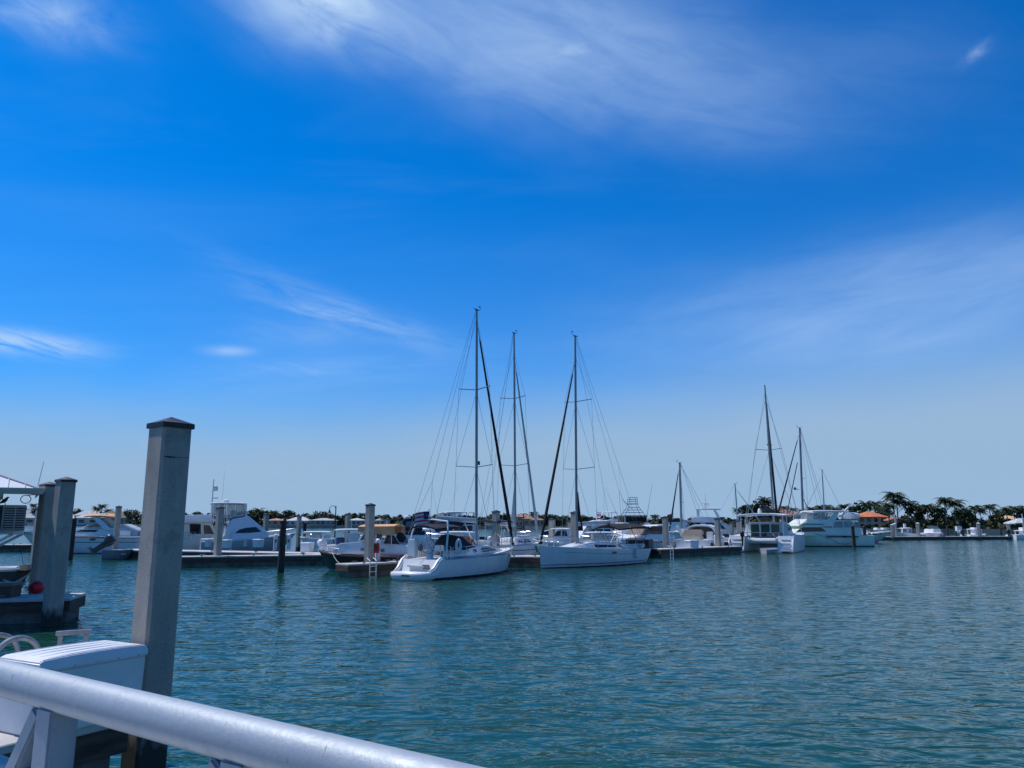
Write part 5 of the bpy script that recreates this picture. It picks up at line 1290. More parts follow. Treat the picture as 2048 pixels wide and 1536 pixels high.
b.part('windshield_pane', MB().plate([(.6, -.9, 1.7), (.6, .9, 1.7), (.1, .8, 2.2), (.1, -.8, 2.2)], .03), PGLASS)
small_boat('white centre console with narrow top at the thin dock before the twin palms', 1943, 127, 1972, 1930, 1068, 1070, 1057, phi=5, engine=True)
small_boat('white centre console with flat top at the right edge of the frame', 2036, 126, 2075, 2022, 1067, 1070, 1060, phi=5, engine=True)
small_boat('tiny white runabout moored beyond the thin dock near the palm trunks', 1918, 165, 1926, 1911, 1064, 1065, 1060, phi=175)
b = small_boat('small grey runabout beside the boat with the pale hard top', 1842, 128, 1850, 1833, 1068, 1069, phi=175)
# mast of a dinghy right of villa and flag mast at right edge
for px, top, lb in ((1789, 1028, 'thin white flagpole with pale pennant behind the yacht bow'), (2044, 1028, 'thin white flagpole at the right edge above the pale awning')):
    q = at(px, top, 140); t = thing('flagpole', lb, 'flagpole', (q.x, q.y, 0), 0, 'white flagpoles')
    MB().tube([(0, 0, -.5), (0, 0, q.z)], .07, 6).build('pole', WHITEP, t, smooth=True)
    MB().plate([(0, 0, q.z - .1), (.45, .05, q.z - 1.5), (.05, 0, q.z - 1.6)], .02).build('pennant', FLAGW, t)

# ---------------------------------------------------------------- far shore
SHORE = [(-900, 760)] + [tuple(gp(px, py)[:2]) for px, py in ((0, 1050), (260, 1053), (500, 1055.6), (1050, 1058.6), (1400, 1062), (1700, 1066), (2048, 1068.5))] + [(240, 165)]
LAND_Z = 1.0
def shore_d(px):
    k = (px - 1024) / 1545.0
    for (x0, y0), (x1, y1) in zip(SHORE, SHORE[1:]):
        a, c = x0 / y0, x1 / y1
        if a <= k <= c:
            # intersection of the line of sight with this stretch of shore
            t = (k * y0 - x0) / ((x1 - x0) - k * (y1 - y0)); return y0 + t * (y1 - y0)
    return SHORE[-1][1]
GRASSM = mat('shore_lawn', (0.05, 0.085, 0.03), .95, var=.35, scale=.15, bump=.3, bscale=3)
SEAW = mat('seawall_concrete', (0.20, 0.19, 0.17), .9, var=.25, scale=.3)
m = MB(); n = len(SHORE)
vs = [(x, y, LAND_Z) for x, y in SHORE] + [(x * 2.6, y + 1500, LAND_Z + 1) for x, y in SHORE]
m.add(vs, [(i, i + 1, n + i + 1, n + i) for i in range(n - 1)]); tag(m.build('ground', GRASSM), kind='structure')
m = MB()
rr = [[(x, y - .6, -1.5), (x, y - .6, LAND_Z + .15), (x, y + .2, LAND_Z + .15), (x, y + .2, -1.5)] for x, y in SHORE]
m.loft(rr); tag(m.build('seawall', SEAW), 'low grey concrete seawall along the far shore', 'seawall')

# ---------------------------------------------------------------- houses
STUCCO = {}
def stucco(c): 
    k = 'stucco_%d_%d_%d' % tuple(int(v * 100) for v in c); return mat(k, c, .9, var=.08, scale=.5)
def rooft(c):
    k = 'roof_tiles_%d_%d_%d' % tuple(int(v * 100) for v in c); return mat(k, c, .85, var=.25, scale=1.5, bump=.4, bscale=6, stretch=(1, 1, 3))
def hip(m, x0, x1, y0, y1, z, h, ov=.6):
    x0, x1, y0, y1 = x0 - ov, x1 + ov, y0 - ov, y1 + ov; r = min((x1 - x0), (y1 - y0)) / 2 * .98
    if x1 - x0 >= y1 - y0: a, c = (x0 + r, (y0 + y1) / 2, z + h), (x1 - r, (y0 + y1) / 2, z + h)
    else: a, c = ((x0 + x1) / 2, y0 + r, z + h), ((x0 + x1) / 2, y1 - r, z + h)
    b0 = [(x0, y0, z), (x1, y0, z), (x1, y1, z), (x0, y1, z)]
    m.add(b0 + [a, c] + [(p[0], p[1], p[2] - .25) for p in b0], [(0, 1, 5, 4), (1, 2, 5), (2, 3, 4, 5), (3, 0, 4), (0, 6, 7, 1), (1, 7, 8, 2), (2, 8, 9, 3), (3, 9, 6, 0), (9, 8, 7, 6)]) if x1 - x0 >= y1 - y0 else \
    m.add(b0 + [a, c] + [(p[0], p[1], p[2] - .25) for p in b0], [(0, 1, 4), (1, 2, 5, 4), (2, 3, 5), (3, 0, 4, 5), (0, 6, 7, 1), (1, 7, 8, 2), (2, 8, 9, 3), (3, 9, 6, 0), (9, 8, 7, 6)])
    return m
def house(label, px, w_px, y_eave, y_ridge, wallc, roofc, back=10, depth=9, wings=(), windows=4, storeys=1, arches=0, rz=0.0, cat='house'):
    d = shore_d(px) + back + depth / 2; s = d / 1545.0
    c = at(px, 1043, d); W = w_px * s
    t = thing('house', label, cat, (c.x, c.y, LAND_Z), -c.x / c.y * .6 + rz, 'houses on the far shore')
    ze = EYE + (1043 - y_eave) * s - LAND_Z; zr = EYE + (1043 - y_ridge) * s - LAND_Z
    ze = max(2.4, ze); zr = max(ze + 1.0, zr)
    wm, rm = stucco(wallc), rooft(roofc)
    MB().box((0, 0, ze / 2 - .3), (W, depth, ze + .6)).build('wall', wm, t)
    hip(MB(), -W / 2, W / 2, -depth / 2, depth / 2, ze + .02, zr - ze).build('roof', rm, t)
    st = ze / storeys
    for k in range(storeys):
        for i in range(windows):
            x = -W / 2 + W * (i + .5) / windows; ww, wh = min(1.6, W / windows * .55), st * .5
            zc = st * k + st * .55
            if arches:
                g = MB(); pts = [(x - ww / 2, -depth / 2 - .03, zc - wh / 2 - .2), (x + ww / 2, -depth / 2 - .03, zc - wh / 2 - .2)] + [(x + ww / 2 * math.cos(a), -depth / 2 - .03, zc + wh * .2 + wh * .35 * math.sin(a)) for a in [j * math.pi / 6 for j in range(7)]]
                g.plate(pts, .08); w_ = g.build('window', GLASS, t)
            else:
                w_ = MB().box((x, -depth / 2 - .02, zc), (ww, .10, wh)).build('window', GLASS if (i + k) % 3 else PGLASS, t)
                MB().box((x, -depth / 2 - .05, zc - wh / 2 - .07), (ww + .3, .16, .10)).build('sill', WHITE, w_)
    for (dx, wpx, ye, yr, dep) in wings:
        w2 = wpx * s; e2 = max(2.3, EYE + (1043 - ye) * s - LAND_Z); r2 = max(e2 + .7, EYE + (1043 - yr) * s - LAND_Z)
        yo = -depth / 2 - dep / 2 + 1.0
        MB().box((dx * s, yo, e2 / 2 - .3), (w2, dep, e2 + .6)).build('wing_wall', wm, t)
        hip(MB(), dx * s - w2 / 2, dx * s + w2 / 2, yo - dep / 2, yo + dep / 2, e2 + .02, r2 - e2, .5).build('wing_roof', rm, t)
        for j in range(2):
            MB().box((dx * s + (j - .5) * w2 * .45, yo - dep / 2 - .02, e2 * .5), (w2 * .22, .1, e2 * .45)).build('window', GLASS, t)
    return t
WH = (.62, .63, .62)
house('white villa with stacked flat tiers at the far left shore', 58, 52, 1030, 1020, WH, (.45, .47, .48), wings=((-4, 46, 1036, 1030, 8),), windows=3)
house('low white house beside the left piles on the far shore', 140, 34, 1036, 1029, WH, (.55, .57, .58))
house('white house with pale hip roof left of the tan roofed house', 176, 46, 1031, 1022, WH, (.52, .55, .58), wings=((4, 44, 1036, 1030, 8),))
house('house with wide tan brown hip roof behind the cruiser', 232, 58, 1036, 1023, (.45, .40, .34), (.26, .20, .16), windows=5)
house('low house with salmon pink roof beyond the sportfishing boat', 553, 36, 1049, 1042, (.50, .42, .36), (.50, .26, .20), back=8, windows=3)
house('white two storey house with pale roof between slim piles', 600, 40, 1040, 1032, WH, (.55, .57, .60), wings=((-14, 24, 1044, 1040, 7), (16, 22, 1044, 1040, 7)), storeys=2, windows=4)
house('grey brown roofed house among trees left of the white two storey house', 570, 40, 1042, 1031, (.35, .32, .28), (.20, .17, .14), back=34)
house('house with long pale grey roof left of the crook lamp post', 648, 50, 1051, 1045, (.42, .40, .36), (.42, .46, .46), back=6, windows=5)
house('large grey roofed house behind the crook lamp post', 680, 70, 1046, 1036, (.40, .38, .34), (.28, .29, .28), back=36, windows=5)
house('low house with pale metal roof right of the crook lamp post', 714, 34, 1051, 1046, (.46, .44, .40), (.48, .52, .52), back=6)
house('small white gabled house above the tan canopy', 762, 18, 1044, 1038, WH, (.5, .5, .52), back=16, windows=2)
house('beige villa with terracotta roof right of the second mast', 1043, 46, 1034, 1027, (.48, .38, .32), (.34, .20, .15), back=12, storeys=2, windows=5, wings=((14, 24, 1038, 1033, 7),))
house('tan house with brown roof under the pale furled jib', 1075, 28, 1046, 1039, (.42, .34, .28), (.25, .16, .12), back=8, windows=3)
house('pink villa with terracotta roof behind the catamaran', 1546, 74, 1027, 1014, (.44, .25, .20), (.30, .15, .11), back=14, storeys=2, windows=5, wings=((22, 34, 1032, 1024, 8),), depth=12)
house('two storey beige villa with bright orange hip roof and arched loggia', 1738, 50, 1034, 1023, (.46, .38, .31), (.58, .19, .09), back=10, storeys=2, windows=4, arches=1, depth=11, wings=((34, 24, 1047, 1042, 9),))
house('grey house half hidden by trees behind the cuddy cruiser', 1862, 54, 1047, 1036, (.40, .41, .42), (.24, .25, .25), back=16, windows=4)
house('house with warm tan roof among trees near the right edge', 2014, 46, 1041, 1032, (.55, .38, .20), (.62, .42, .22), back=14, windows=3)
# boathouse awning at right edge
q = at(2044, 1052, shore_d(2044) - 6)
t = thing('boathouse', 'open boathouse with pale awning roof at the right edge', 'boathouse', (q.x, q.y, 0), 0)
for sx in (-1, 1):
    for sy in (-1, 1): MB().box((sx * 2.2, sy * 1.5, 1.0), (.2, .2, 3.4)).build('post', WOODP, t)
hip(MB(), -2.4, 2.4, -1.7, 1.7, 2.6, 1.0, .4).build('roof', rooft((.5, .53, .53)), t)

# ---------------------------------------------------------------- trees
LEAF = mat('dark_foliage', (0.040, 0.068, 0.028), .7, var=.45, scale=.9, spec=.2)
LEAF2 = mat('olive_foliage', (0.055, 0.065, 0.030), .7, var=.4, scale=.9, spec=.2)
PALM = mat('palm_fronds', (0.040, 0.060, 0.026), .6, var=.4, scale=1.2, spec=.25)
PALMB = mat('dry_palm_fronds', (0.085, 0.060, 0.035), .7, var=.4, scale=1.2, spec=.2)
BARK = mat('palm_bark', (0.16, 0.14, 0.115), .9, var=.3, scale=2, stretch=(1, 1, 4))
def quad_at(m, p, s, rnd):
    a = Vector((rnd.gauss(0, 1), rnd.gauss(0, 1), rnd.gauss(0, .7))).normalized(); c = a.cross(Vector((rnd.gauss(0, 1), rnd.gauss(0, 1), rnd.gauss(0, 1)))).normalized()
    a *= s; c *= s * .62; p = Vector(p)
    m.add([p - a, p + c * .9 - a * .1, p + a, p - c], [(0, 1, 2, 3)])
def make_tree(seed, h, r, nleaf=520, leafs=.42, squash=.8):
    rnd = random.Random(seed); tr = MB(); cr = MB()
    tr.tube([(0, 0, -.3), (.05, 0, h * .3), (.12, .05, h * .55), (.1, .1, h * .8)], [.28, .22, .16, .06], 7)
    blobs = []
    for i in range(9):
        a = i * 2.4 + rnd.uniform(-.4, .4); rr_ = r * rnd.uniform(.35, .72); z = h * rnd.uniform(.52, .86)
        c = Vector((rr_ * math.cos(a), rr_ * math.sin(a), z)); blobs.append((c, r * rnd.uniform(.32, .5)))
        tr.tube([(.08, .02, h * rnd.uniform(.3, .5)), tuple(c * .6 + Vector((0, 0, z * .38))), tuple(c)], [.12, .07, .02], 5)
    blobs.append((Vector((0, 0, h * .85)), r * .45))
    for k in range(nleaf):
        c, br = blobs[k % len(blobs)]
        v = Vector((rnd.gauss(0, 1), rnd.gauss(0, 1), rnd.gauss(0, 1))).normalized() * br * (rnd.random() ** .45)
        v.z *= squash; quad_at(cr, c + v, leafs * rnd.uniform(.6, 1.3), rnd)
    return tr.mesh('trunk', BARK, smooth=True), cr.mesh('crown', LEAF)
def make_palm(seed, h, fl=2.6, n=26, wind=.5, mt=None):
    rnd = random.Random(seed); tr = MB(); cr = MB(); lean = rnd.uniform(-.5, .7)
    top = Vector((lean, rnd.uniform(-.3, .3), h))
    tr.tube([(0, 0, -.3), (lean * .15, 0, h * .35), (lean * .5, top.y * .5, h * .7), tuple(top)], [.24, .17, .14, .13], 7)
    tr.ball(tuple(top), .3, 6)
    for i in range(n):
        a = i * 2.39996; up = -.55 + 1.95 * (i + .5) / n + rnd.uniform(-.15, .15); L = fl * rnd.uniform(.8, 1.15)
        d = Vector((math.cos(a) + wind * .35, math.sin(a), 0)); d.normalize(); side = Vector((-d.y, d.x, 0))
        P = []; 
        for k in range(8):
            f = k / 7; P.append(top + d * (L * f * math.cos(up * .6 * (1 - f))) + Vector((wind * .45 * f * f, 0, L * (up * f * .80 - (.50 + .28 * up) * f * f))))
        for k in range(1, 8):
            wd = L * .26 * math.sin(min(1, .25 + k / 7 * .9) * math.pi * .93) + .05
            for sd in (-1, 1):
                b0, b1 = P[k - 1], P[k]
                tip = b1 + side * sd * wd * .8 + Vector((0, 0, -wd * .75)) + (b1 - b0) * .7
                cr.add([b0, b1, tip], [(0, 1, 2)])
                mid = b0.lerp(b1, .5); tip2 = mid + side * sd * wd + Vector((0, 0, -wd * .5)) + (b1 - b0) * .5
                cr.add([b0, mid, tip2], [(0, 1, 2)])
    return tr.mesh('trunk', BARK, smooth=True), cr.mesh('crown', mt or PALM)
TREES = [make_tree(11 + i, 7.0, 3.4) for i in range(4)]
PALMS = [make_palm(31 + i, 8.0, 2.7) for i in range(5)]
DRYP = [make_palm(61 + i, 8.0, 2.3, 15, mt=PALMB) for i in range(2)]
rt = random.Random(5)
def plant(kind, px, top_py, label, back=6.0, wide=1.0, var=None, group=None):
    d = shore_d(px) + back; c = at(px, top_py, d); h = max(1.5, c.z - LAND_Z)
    src = {'tree': TREES, 'palm': PALMS, 'dry': DRYP}[kind]
    tr, cr = src[(var if var is not None else rt.randrange(99)) % len(src)]
    t = thing({'tree': 'broadleaf_tree', 'palm': 'palm_tree', 'dry': 'palm_tree'}[kind], label, 'tree', (c.x, c.y, LAND_Z), rt.uniform(-.5, .5), group or ('palms on the far shore' if kind != 'tree' else 'trees on the far shore'))
    base = 8.0 if kind != 'tree' else 7.0
    if kind == 'tree': k = h / 6.6; t.scale = (k * wide, k * wide, k)
    else:
        # palms keep their crown size; the trunk takes up the height
        k = max(.75, min(1.35, h / 7.0)) * wide
        hh = max(1.0, h - 0.8 * k)
        share('trunk', tr, t).scale = (k, k, hh / base); o = share('crown', cr, t); o.scale = (k, k, k); o.location = (0, 0, hh - base * k)
        return t
    share('trunk', tr, t); share('crown', cr, t)
    return t
P_ = [  # kind, px, top, label, back
 ('palm', 66, 1008, 'single palm above the white tiered villa at far left', 20), ('tree', 48, 1018, 'low tree behind the white tiered villa at far left', 30), ('tree', 82, 1017, 'bushy tree between the villa and the left piles', 26),
 ('tree', 155, 1020, 'small dark tree right of the leftmost tall piles', 30), ('palm', 203, 1009, 'shaggy palm left of the tan brown roof', 22), ('palm', 218, 1019, 'smaller palm touching the tan brown roof', 26), ('palm', 196, 1014, 'palm leaning at the left of the shaggy palm', 24),
 ('tree', 262, 1022, 'tree right of the tan brown roof behind the slim pile', 30), ('palm', 272, 1024, 'short palm just left of the big foreground pile', 22), ('tree', 395, 1025, 'dark tree behind the cream motor yacht roof', 20),
 ('tree', 507, 1021, 'tall dark tree right of the clear flybridge', 22), ('palm', 520, 1018, 'palm above the sloping front of the sportfishing cabin', 18), ('tree', 548, 1026, 'tree over the salmon pink roof', 28), ('palm', 546, 1021, 'palm right of the pale yellowish pile', 16),
 ('tree', 577, 1022, 'bare looking tall tree above the round timber pile', 40), ('tree', 624, 1030, 'tree on the right of the white two storey house', 14), ('palm', 663, 1029, 'small palm left of the crook lamp post', 14), ('tree', 640, 1025, 'dark broad tree left of the crook lamp post', 40),
 ('palm', 723, 1026, 'palm with clear round crown left of the tall grey pile', 20), ('palm', 767, 1031, 'palm right of the tall grey pile', 18), ('palm', 790, 1033, 'small palm over the black boat canopy', 18), ('tree', 705, 1033, 'dark tree behind the pale metal roof', 30),
 ('palm', 985, 1030, 'palm hidden behind the tall pile between masts', 18), ('tree', 1010, 1029, 'tree left of the second mast', 26), ('palm', 1066, 1024, 'palm right of the beige villa', 14), ('palm', 1081, 1030, 'palm behind the pale furled jib', 16), ('tree', 1098, 1030, 'tree behind the grey pile by the pilothouse boat', 20),
 ('palm', 1122, 1033, 'palm above the pilothouse boat roof', 14), ('palm', 1130, 1031, 'second palm above the pilothouse boat roof, just right of the first', 20), ('tree', 1172, 1034, 'tree right of the third mast', 18), ('palm', 1253, 1034, 'palm left of the lattice tower', 12), ('palm', 1308, 1030, 'palm between the tower and the brown canvas boat', 12),
 ('palm', 1530, 998, 'tall palm standing above the catamaran roof left of the masts', 14), ('tree', 1495, 1014, 'broad dark tree left of the tall palm over the catamaran', 8), ('tree', 1514, 1009, 'rounded dark tree under the tall palm over the catamaran', 10), ('palm', 1477, 1020, 'drooping palm at the left end of the dark grove', 4),
 ('dry', 1567, 1013, 'brownish palm in front of the pink villa, left one', 3), ('dry', 1585, 1017, 'brownish palm beside the dark jib of the far sailboat', 4), ('dry', 1600, 1020, 'brownish palm just left of the far sailboat mast', 3), ('palm', 1622, 1016, 'palm just right of the far sailboat mast', 8),
 ('palm', 1640, 1013, 'dark palm above the flybridge of the aft cabin yacht', 14), ('palm', 1652, 1012, 'dark palm beside the thin pale mast', 18), ('palm', 1669, 1016, 'dark palm above the aft cabin yacht hard top end', 12), ('palm', 1687, 1011, 'palm behind the boat crane', 10),
 ('palm', 1735, 1006, 'palm behind the orange roof, left side', 30), ('palm', 1749, 1005, 'palm behind the orange roof peak', 34), ('tree', 1716, 1012, 'tree left of the orange roofed villa', 26), ('tree', 1765, 1014, 'tree right of the orange roof', 24),
 ('palm', 1784, 985, 'tallest windswept palm at the right of the orange roofed villa', 6), ('palm', 1792, 999, 'palm just below the tallest windswept palm', 8), ('palm', 1775, 1008, 'bushy palm at the left foot of the tallest palm', 3), ('palm', 1815, 1004, 'windswept palm right of the tallest palm', 6),
 ('tree', 1830, 1013, 'dense dark tree behind the white capped pile', 10), ('palm', 1845, 1013, 'palm rising from the dense trees left of the grey house', 8), ('palm', 1853, 1011, 'thin palm in front of the grey house', 6), ('tree', 1872, 1016, 'tree over the right end of the grey house', 8),
 ('palm', 1888, 997, 'tall palm with pale trunk, left of the twin palms', 2), ('palm', 1907, 1002, 'tall palm with pale trunk, right of the twin palms', 2), ('tree', 1918, 1020, 'dense dark tree right of the twin palms', 8), ('tree', 1935, 1026, 'dark rounded bush tree between palms near the thin dock', 5),
 ('palm', 1950, 1013, 'windswept palm above the white centre console', 5), ('palm', 1961, 1018, 'smaller windswept palm right of the one above the centre console', 7), ('palm', 1979, 1011, 'narrow upright palm against the sky near the right edge', 10), ('tree', 1990, 1031, 'dark tree left of the warm tan roof', 6),
 ('palm', 2012, 1017, 'palm in front of the warm tan roof', 4), ('palm', 2026, 1014, 'palm above the warm tan roof', 8), ('tree', 2042, 1016, 'dark tree at the right edge of the frame', 9), ('tree', 2005, 1022, 'tree behind the warm tan roof', 24)]
for k, px, top, lb, back in P_: plant(k, px, top - (3 if px > 1470 else 1), lb, back, wide=1.0 if k == 'tree' else (0.92 if px > 1470 else 1.05))

# the rest of the shore vegetation reads as one dark mass
rv = random.Random(9); m = MB()
def top_of(px):
    pts = [(-250, 1026), (0, 1022), (60, 1022), (130, 1026), (230, 1027), (300, 1026), (400, 1030), (480, 1026), (530, 1024), (600, 1030), (640, 1029), (760, 1032), (900, 1034), (980, 1032), (1060, 1031), (1130, 1035), (1200, 1036), (1290, 1037), (1400, 1040), (1470, 1040), (1480, 1028), (1530, 1024), (1600, 1034), (1690, 1032), (1780, 1030), (1900, 1030), (1990, 1036), (2048, 1034), (2300, 1030)]
    for (a, ya), (c, yc) in zip(pts, pts[1:]):
        if a <= px <= c: return lerp(ya, yc, (px - a) / (c - a))
    return 1030
px = -250.0
while px < 2300:
    near = px > 1470; d0 = shore_d(px); s = d0 / 1545.0
    px += 1.5 if near else 1.25
    for back in (((2.5, 14, 30) if not 1708 < px < 1792 else (2.5, 27, 36)) if near else (24, 38, 55)):
        d = d0 + back + rv.uniform(-2, 2); ztop = EYE + (1043 - top_of(px) - (5.5 if near else 2.5) - (rv.random() ** 2) * 7 + 3.5 * math.sin(px * .11 + back) + 2.0 * math.sin(px * .37 + back * 2)) * d / 1545.0
        if back < 4: ztop = min(ztop, LAND_Z + rv.uniform(.6, 2.2)) if not 1712 < px < 1772 else LAND_Z + rv.uniform(.2, .7)
        X = (px - 1024) / 1545.0 * d
        for j in range(3):
            z = LAND_Z + (ztop - LAND_Z) * (1 - rv.random() ** 1.6)
            quad_at(m, (X + rv.uniform(-1, 1) * s * 2, d + rv.uniform(-1, 1), z), (.75 if near else 1.25) * rv.uniform(.6, 1.3), rv)
hedge = m.build('shore_foliage', LEAF2); tag(hedge, 'dark green mass of bushes and trees lining the far shore', 'foliage', kind='stuff')

# ---------------------------------------------------------------- near dock at lower left
e = Vector((0.5, 0.866, 0)); nl = Vector((-0.866, 0.5, 0))
edge = gp(157, 1456, DECK_Z); edge.z = 0
end = edge + e * 0.62
W0 = 2.3
near_dock = dock('pale concrete dock at lower left carrying the big dock box', (end + nl * W0 / 2 - e * 9.5).xy, (end + nl * W0 / 2).xy, W0, cleats=2)
# dock box
A = gp(82, 1318, 1.5); A.z = 0
ang = R(62); u_ = Vector((math.cos(ang), math.sin(ang), 0)); v_ = Vector((-math.sin(ang), math.cos(ang), 0))
BL, BW, BH_ = 1.27, .78, .80
c0 = A + u_ * BL / 2 + v_ * BW / 2
bx = thing('dock_box', 'large white dock box with ribbed lid beside the big foreground pile', 'dock box', (c0.x, c0.y, DECK_Z + .004), ang, 'white dock boxes')
bl_, bw_ = BL / 2, BW / 2
MB().loft([[(x * bl_ * q, y * bw_ * q, z) for x, y in ((-1, -1), (1, -1), (1, 1), (-1, 1))] for q, z in ((.945, 0.0), (.975, .66))]).build('body', WHITEP, bx, bevel=.02)
lid = MB()
rr = []
for x, h_ in ((-1.0, .745), (-.93, .774), (-.5, .786), (0, .79), (.5, .786), (.93, .774), (1.0, .745)):
    rr.append([(x * bl_, -bw_, .65), (x * bl_, -bw_, .725), (x * bl_, -bw_ * .92, h_), (x * bl_, bw_ * .92, h_), (x * bl_, bw_, .725), (x * bl_, bw_, .65)])
lid.loft(rr); ld = lid.build('lid', WHITEP, bx, bevel=.012)
for k in range(5):
    y = (-.5 + k * .25) * BW * .8
    MB().tube([(-bl_ * .80, y, .772), (-bl_ * .45, y, .785), (0, y, .789), (bl_ * .45, y, .785), (bl_ * .80, y, .772)], .009, 6).build('rib', WHITEP, ld, smooth=True)
for k in range(5): MB().ball(((-.8 + k * .4) * bl_, -bw_ - .002, .675), .010, 6).build('rivet', STEEL, ld)

# big foreground pile
big = pile(343, 834, 9.75, 0.392, R(53), 'big square concrete pile with black cap in the left foreground', 'concrete piles')
zc_ = at(343, 914, 9.6).z
rk = random.Random(3)
ck = MB(); xs_ = [-.16 + .32 * k / 12 for k in range(13)]
ck.plate([(.1955, x, zc_ + rk.uniform(.002, .010) * (1.6 if k < 6 else .5)) for k, x in enumerate(xs_)] + [(.1955, x, zc_ - rk.uniform(.002, .012) * (1.6 if k < 6 else .4)) for k, x in list(enumerate(xs_))[::-1]], .004)
ck.v = [(v[1], -v[0], v[2]) for v in ck.v]
ck.build('crack', BLKP, big)

# boarding ladder with two hoops at the dock end
lq = gp(40, 1420, DECK_Z)
base = at(66, 1330, 9.9); base.z = 0
GALV = mat('galvanised_tube', (.32, .33, .34), .4, metal=.5, var=.15, scale=8)
ld2 = thing('boarding_ladder', 'aluminium boarding ladder with curved hoop handles beyond the dock box', 'ladder', (base.x - .05, base.y, DECK_Z + .05), R(60))
for y in (-.22, .26):
    pts = [(-.55, y, 0), (-.55, y, .45)] + [(-.28 - .27 * math.cos(a), y, .50 + .27 * math.sin(a)) for a in [i * math.pi / 18 for i in range(19)]] + [(-.01, y, .2), (.02, y, -1.2)]
    MB().tube(pts, .032, 10).build('hoop_handle', GALV, ld2, smooth=True)
for z in (-.1, -.4, -.7): MB().tube([(.02, -.22, z), (.02, .26, z)], .022, 8).build('rung', GALV, ld2, smooth=True)
fr = thing('rail_frame', 'square aluminium frame standing beside the curved ladder hoops', 'frame', (base.x + .05, base.y + .75, DECK_Z - .06), R(30))
for x in (-.15, .15): MB().box((x, 0, .38), (.06, .06, .76)).build('post', GALV, fr, bevel=.008)
MB().box((0, 0, .79), (.42, .07, .06)).build('top_bar', GALV, fr, bevel=.008)

# ---------------------------------------------------------------- gangway truss in front of the lens
q0, q1 = at(0, 1355, 2.22), at(488, 1479, 1.62)
dv = (q1 - q0).normalized()
gw = thing('gangway', 'aluminium gangway truss with thick pipe rail crossing the lower left corner', 'gangway', (q0.x, q0.y, 0.75), 0)
go = Vector((q0.x, q0.y, 0.75))
def G(p): return Vector(p) - go
def rail_material():
    m, nt, b = nodes_of('scuffed_aluminium_pipe'); L = nt.links.new
    b.inputs['Metallic'].default_value = 0.25
    t = nn(nt, 'ShaderNodeTexCoord')
    def noise(scale, st, det=5, rough=.6):
        mp = nn(nt, 'ShaderNodeMapping'); mp.inputs['Scale'].default_value = st; mp.inputs['Rotation'].default_value = (0, 0, -math.atan2(dv.y, dv.x)); L(t.outputs['Object'], mp.inputs[0])
        n = nn(nt, 'ShaderNodeTexNoise'); n.inputs['Scale'].default_value = scale; n.inputs['Detail'].default_value = det; n.inputs['Roughness'].default_value = rough
        L(mp.outputs[0], n.inputs['Vector']); return n.outputs['Fac']
    def ramp(f, p0, c0, p1, c1):
        r = nn(nt, 'ShaderNodeValToRGB'); L(f, r.inputs[0]); r.color_ramp.elements[0].position = p0; r.color_ramp.elements[1].position = p1
        r.color_ramp.elements[0].color = (*c0, 1); r.color_ramp.elements[1].color = (*c1, 1); return r.outputs[0]
    def mixc(f, a, c, bl='MIX'):
        x = nn(nt, 'ShaderNodeMix', data_type='RGBA', blend_type=bl)
        if isinstance(f, float): x.inputs[0].default_value = f
        else: L(f, x.inputs[0])
        L(a, x.inputs[6])
        if isinstance(c, tuple): x.inputs[7].default_value = (*c, 1)
        else: L(c, x.inputs[7])
        return x.outputs[2]
    base = ramp(noise(4, (1, 1, 1)), .3, (.33, .372, .41), .7, (.355, .402, .44))
    streak = ramp(noise(9, (7, .7, .7), 4), .34, (.95, .95, .95), .5, (1, 1, 1))       # bands round the pipe
    c = mixc(1.0, base, streak, 'MULTIPLY')
    scuff = ramp(noise(26, (3.0, .8, .8), 3), .66, (0, 0, 0), .72, (1, 1, 1))
    c = mixc(scuff, c, (.20, .21, .22))
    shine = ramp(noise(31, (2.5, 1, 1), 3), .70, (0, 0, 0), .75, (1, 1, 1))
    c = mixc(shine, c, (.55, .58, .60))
    L(c, b.inputs['Base Color'])
    rr_ = nn(nt, 'ShaderNodeMapRange'); L(noise(12, (2, 1, 1)), rr_.inputs[0]); rr_.inputs[3].default_value = .40; rr_.inputs[4].default_value = .68
    L(rr_.outputs[0], b.inputs['Roughness'])
    bp = nn(nt, 'ShaderNodeBump'); bp.inputs['Strength'].default_value = .12; bp.inputs['Distance'].default_value = .01
    L(noise(60, (1, 1, 1), 3), bp.inputs['Height']); L(bp.outputs[0], b.inputs['Normal'])
    return m
RAILM = rail_material()
pA, pB = q0 - dv * 1.6, q1 + dv * 2.6
top = MB(); top.tube([G(pA.lerp(pB, k / 24)) for k in range(25)], .0455, 32); tr_ = top.build('top_rail', RAILM, gw, smooth=True)
drop = Vector((0, 0, -.62))
bot = MB(); bot.tube([G(pA + drop), G(pB + drop)], .040, 20); bot.build('bottom_chord', RAILM, gw, smooth=True)
mid0, mid1 = at(-60, 1505, 2.2), at(40, 1547, 2.1)
mdv = dv
lowr = MB(); mp_ = at(30, 1541, 2.16); lowr.tube([G(mp_ - dv * 1.5 + Vector((0, 0, .0))), G(mp_ + dv * 3.2)], .022, 16); lowr.build('mid_rail', RAILM, gw, smooth=True)
def on_rail(px):
    best = min((abs((at_px(pA.lerp(pB, k / 600))) - px), k) for k in range(601)); return pA.lerp(pB, best[1] / 600)
def at_px(p):
    # pixel column of a point
    v = p - Vector((0, 0, EYE)); dep = v.y * CT + v.z * ST
    return 1024 + FPX * v.x / dep
